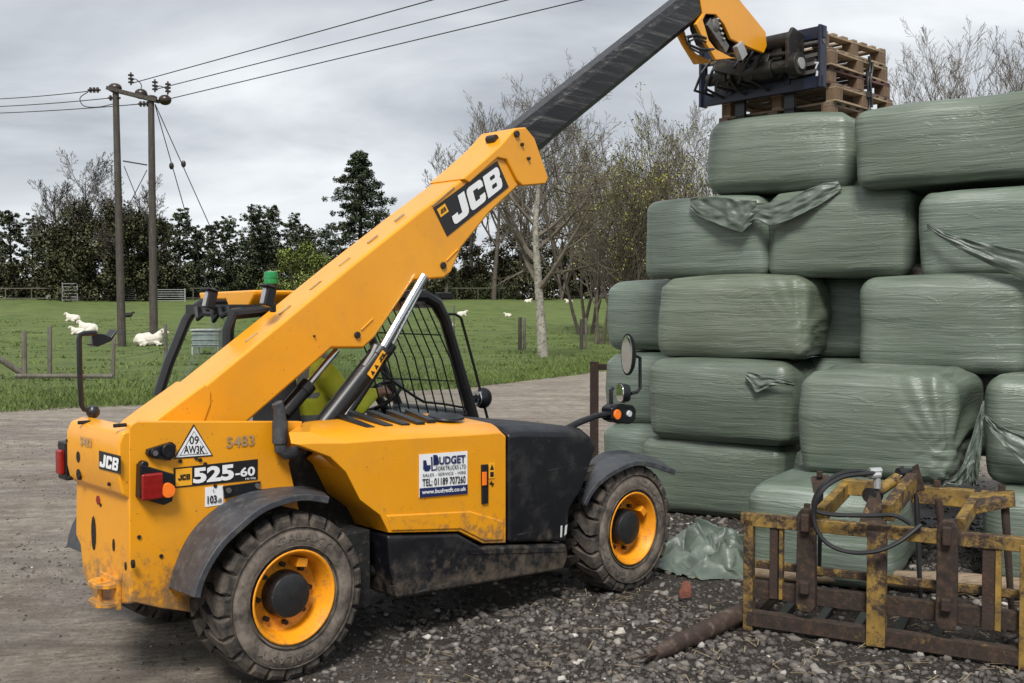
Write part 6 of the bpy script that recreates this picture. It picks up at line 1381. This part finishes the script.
# feed trailer seen through the cab
x, y = place(208, 40); tr = empty('feed_trough', (x, y, float(gz(x, y)))); tag(tr, 'grey green stock feed box with a pale lid, seen through the rear cab window', 'feed trough')
mb = MB(); mb.box((0, 0, .58), (1.02, .8, .62)); mb.build('body', M_trough, tr, bevel=.02); mb = MB(); mb.box((0, 0, .93), (1.12, .9, .06)); mb.build('lid', M_galv, tr, bevel=.01)
for k in range(3): mb = MB(); mb.box((0, -.42, .38 + k * .2), (1.04, .03, .03)); mb.build('rail', M_galv, tr)
for sx_ in (-.48, .48):
    for sy_ in (-.38, .38): mb = MB(); mb.box((sx_, sy_, .14), (.07, .07, .3)); mb.build('leg', M_galv, tr)

# ------------------------------------------------------------------ sheep
def sheep_me(seed, lying=True, lamb=False):
    rs = random.Random(seed); b = [(Vector((0, 0, .34)), (.50, .25, .29)), (Vector((.30, 0, .40)), (.25, .22, .25)), (Vector((-.36, 0, .34)), (.22, .22, .25)), (Vector((.62, 0, .66)), (.14, .095, .11), Matrix.Rotation(.5, 3, 'Y')), (Vector((.53, .12, .72)), (.03, .09, .03)), (Vector((.53, -.12, .72)), (.03, .09, .03)), (Vector((-.58, 0, .28)), (.05, .05, .13))]
    t = [([Vector((.36, 0, .46)), Vector((.54, 0, .63))], [.15, .10]), ([Vector((.72, 0, .58)), Vector((.76, 0, .56))], [.055, .05])]
    if lying:
        for s_ in (1, -1): t += [([Vector((.30, .16 * s_, .16)), Vector((.52, .18 * s_, .10)), Vector((.36, .20 * s_, .05))], [.07, .045, .035]), ([Vector((-.30, .20 * s_, .20)), Vector((-.08, .27 * s_, .12)), Vector((-.28, .28 * s_, .05)), Vector((-.10, .29 * s_, .04))], [.12, .07, .04, .03])]
        b = [(c - Vector((0, 0, .05)), *r) for c, *r in b]; t = [([p - Vector((0, 0, .0)) for p in pts], r) for pts, r in t]
    else:
        b = [(c + Vector((0, 0, .28)), *r) for c, *r in b]; t = [([p + Vector((0, 0, .28)) for p in pts], r) for pts, r in t]
        for s_ in (1, -1): t += [([Vector((.32, .12 * s_, .5)), Vector((.30, .12 * s_, .26)), Vector((.33, .12 * s_, .02))], [.07, .035, .03]), ([Vector((-.34, .13 * s_, .5)), Vector((-.28, .13 * s_, .36)), Vector((-.42, .13 * s_, .24)), Vector((-.38, .13 * s_, .02))], [.10, .055, .035, .03])]
    return b, t
def sheep(px, py, D, yaw, lb, mat=None, sc_=1.0, lying=True, dark=False):
    x, y = place(px, D); b, t = sheep_me(px, lying); me = blob_mesh('sheep', b, t, .028, [M_face if dark else M_wool, M_skin, M_face], (lambda c: 2 if (c.x > .72 and c.z > .4 and px in (148, 88)) else 0), 2); o = link('sheep', me); o.location = (x, y, float(gz(x, y)) - .02); o.rotation_euler = (0, 0, R(yaw)); o.scale = (sc_,) * 3; tag(o, lb, 'sheep', 'sheep in the field')
def Dof(py, px):                       # distance at which the ground is seen at this height
    lo, hi = 20.0, 124.0
    for _ in range(40):
        m_ = (lo + hi) / 2; x = (px - 512) / F * m_; yy = 307 + (CH - float(gz(x, m_))) * F / m_
        if yy > py: lo = m_
        else: hi = m_
    return lo
for px, py, yaw, lb, s_, ly, dk in ((73, 321.5, 170, 'white sheep lying farthest back on the left of the field', .9, True, False), (88, 333, 165, 'sheep lying directly behind the far mirror head', 1.05, True, False), (78, 334.5, 185, 'lamb lying beside the sheep behind the far mirror', .7, True, False), (149, 346, 5, 'sheep lying against the foot of the rear power pole', 1.12, True, False), (128, 320, 20, 'small black lamb between the two power poles', .6, False, True),
        (462, 316, 20, 'white sheep just right of the mirror stay', .65, True, False), (508, 316.5, 180, 'white sheep lying left of the pair of posts', .45, True, False), (528, 302.5, 10, 'distant white sheep left of the pale trunk', .6, True, False), (569, 303, 180, 'distant white sheep right of the pale trunk', .6, True, False), (452, 327, 160, 'white lamb low behind the mirror stay', .4, True, False)):
    sheep(px, py, Dof(py, px), yaw, lb, None, s_, ly, dk)
# long sward near the verge, small dung and straw litter
g = np.random.default_rng(11); n_ = 900; yl = 4.6 * (3.2) ** g.random(n_); xl_ = yl * g.uniform(-.1, .6, n_); a = g.uniform(0, 6.28, n_); Ls = g.uniform(.02, .07, n_); zz = gz(xl_, yl) + .015 + g.random(n_) * .012
dxl, dyl = np.cos(a) * Ls, np.sin(a) * Ls; wv_ = .0022; V_ = np.stack([np.stack([xl_ - dxl - dyl / Ls * wv_, yl - dyl + dxl / Ls * wv_, zz], 1), np.stack([xl_ - dxl + dyl / Ls * wv_, yl - dyl - dxl / Ls * wv_, zz], 1), np.stack([xl_ + dxl + dyl / Ls * wv_, yl + dyl - dxl / Ls * wv_, zz + .006], 1), np.stack([xl_ + dxl - dyl / Ls * wv_, yl + dyl + dxl / Ls * wv_, zz + .006], 1)], 1).reshape(-1, 3)
tag(link('straw', np_mesh('straw', V_, np.arange(n_ * 4).reshape(-1, 4), simple('straw_litter', (.30, .23, .13), .9), None)), 'bits of straw and twig littering the gravel', 'straw', kind='stuff')
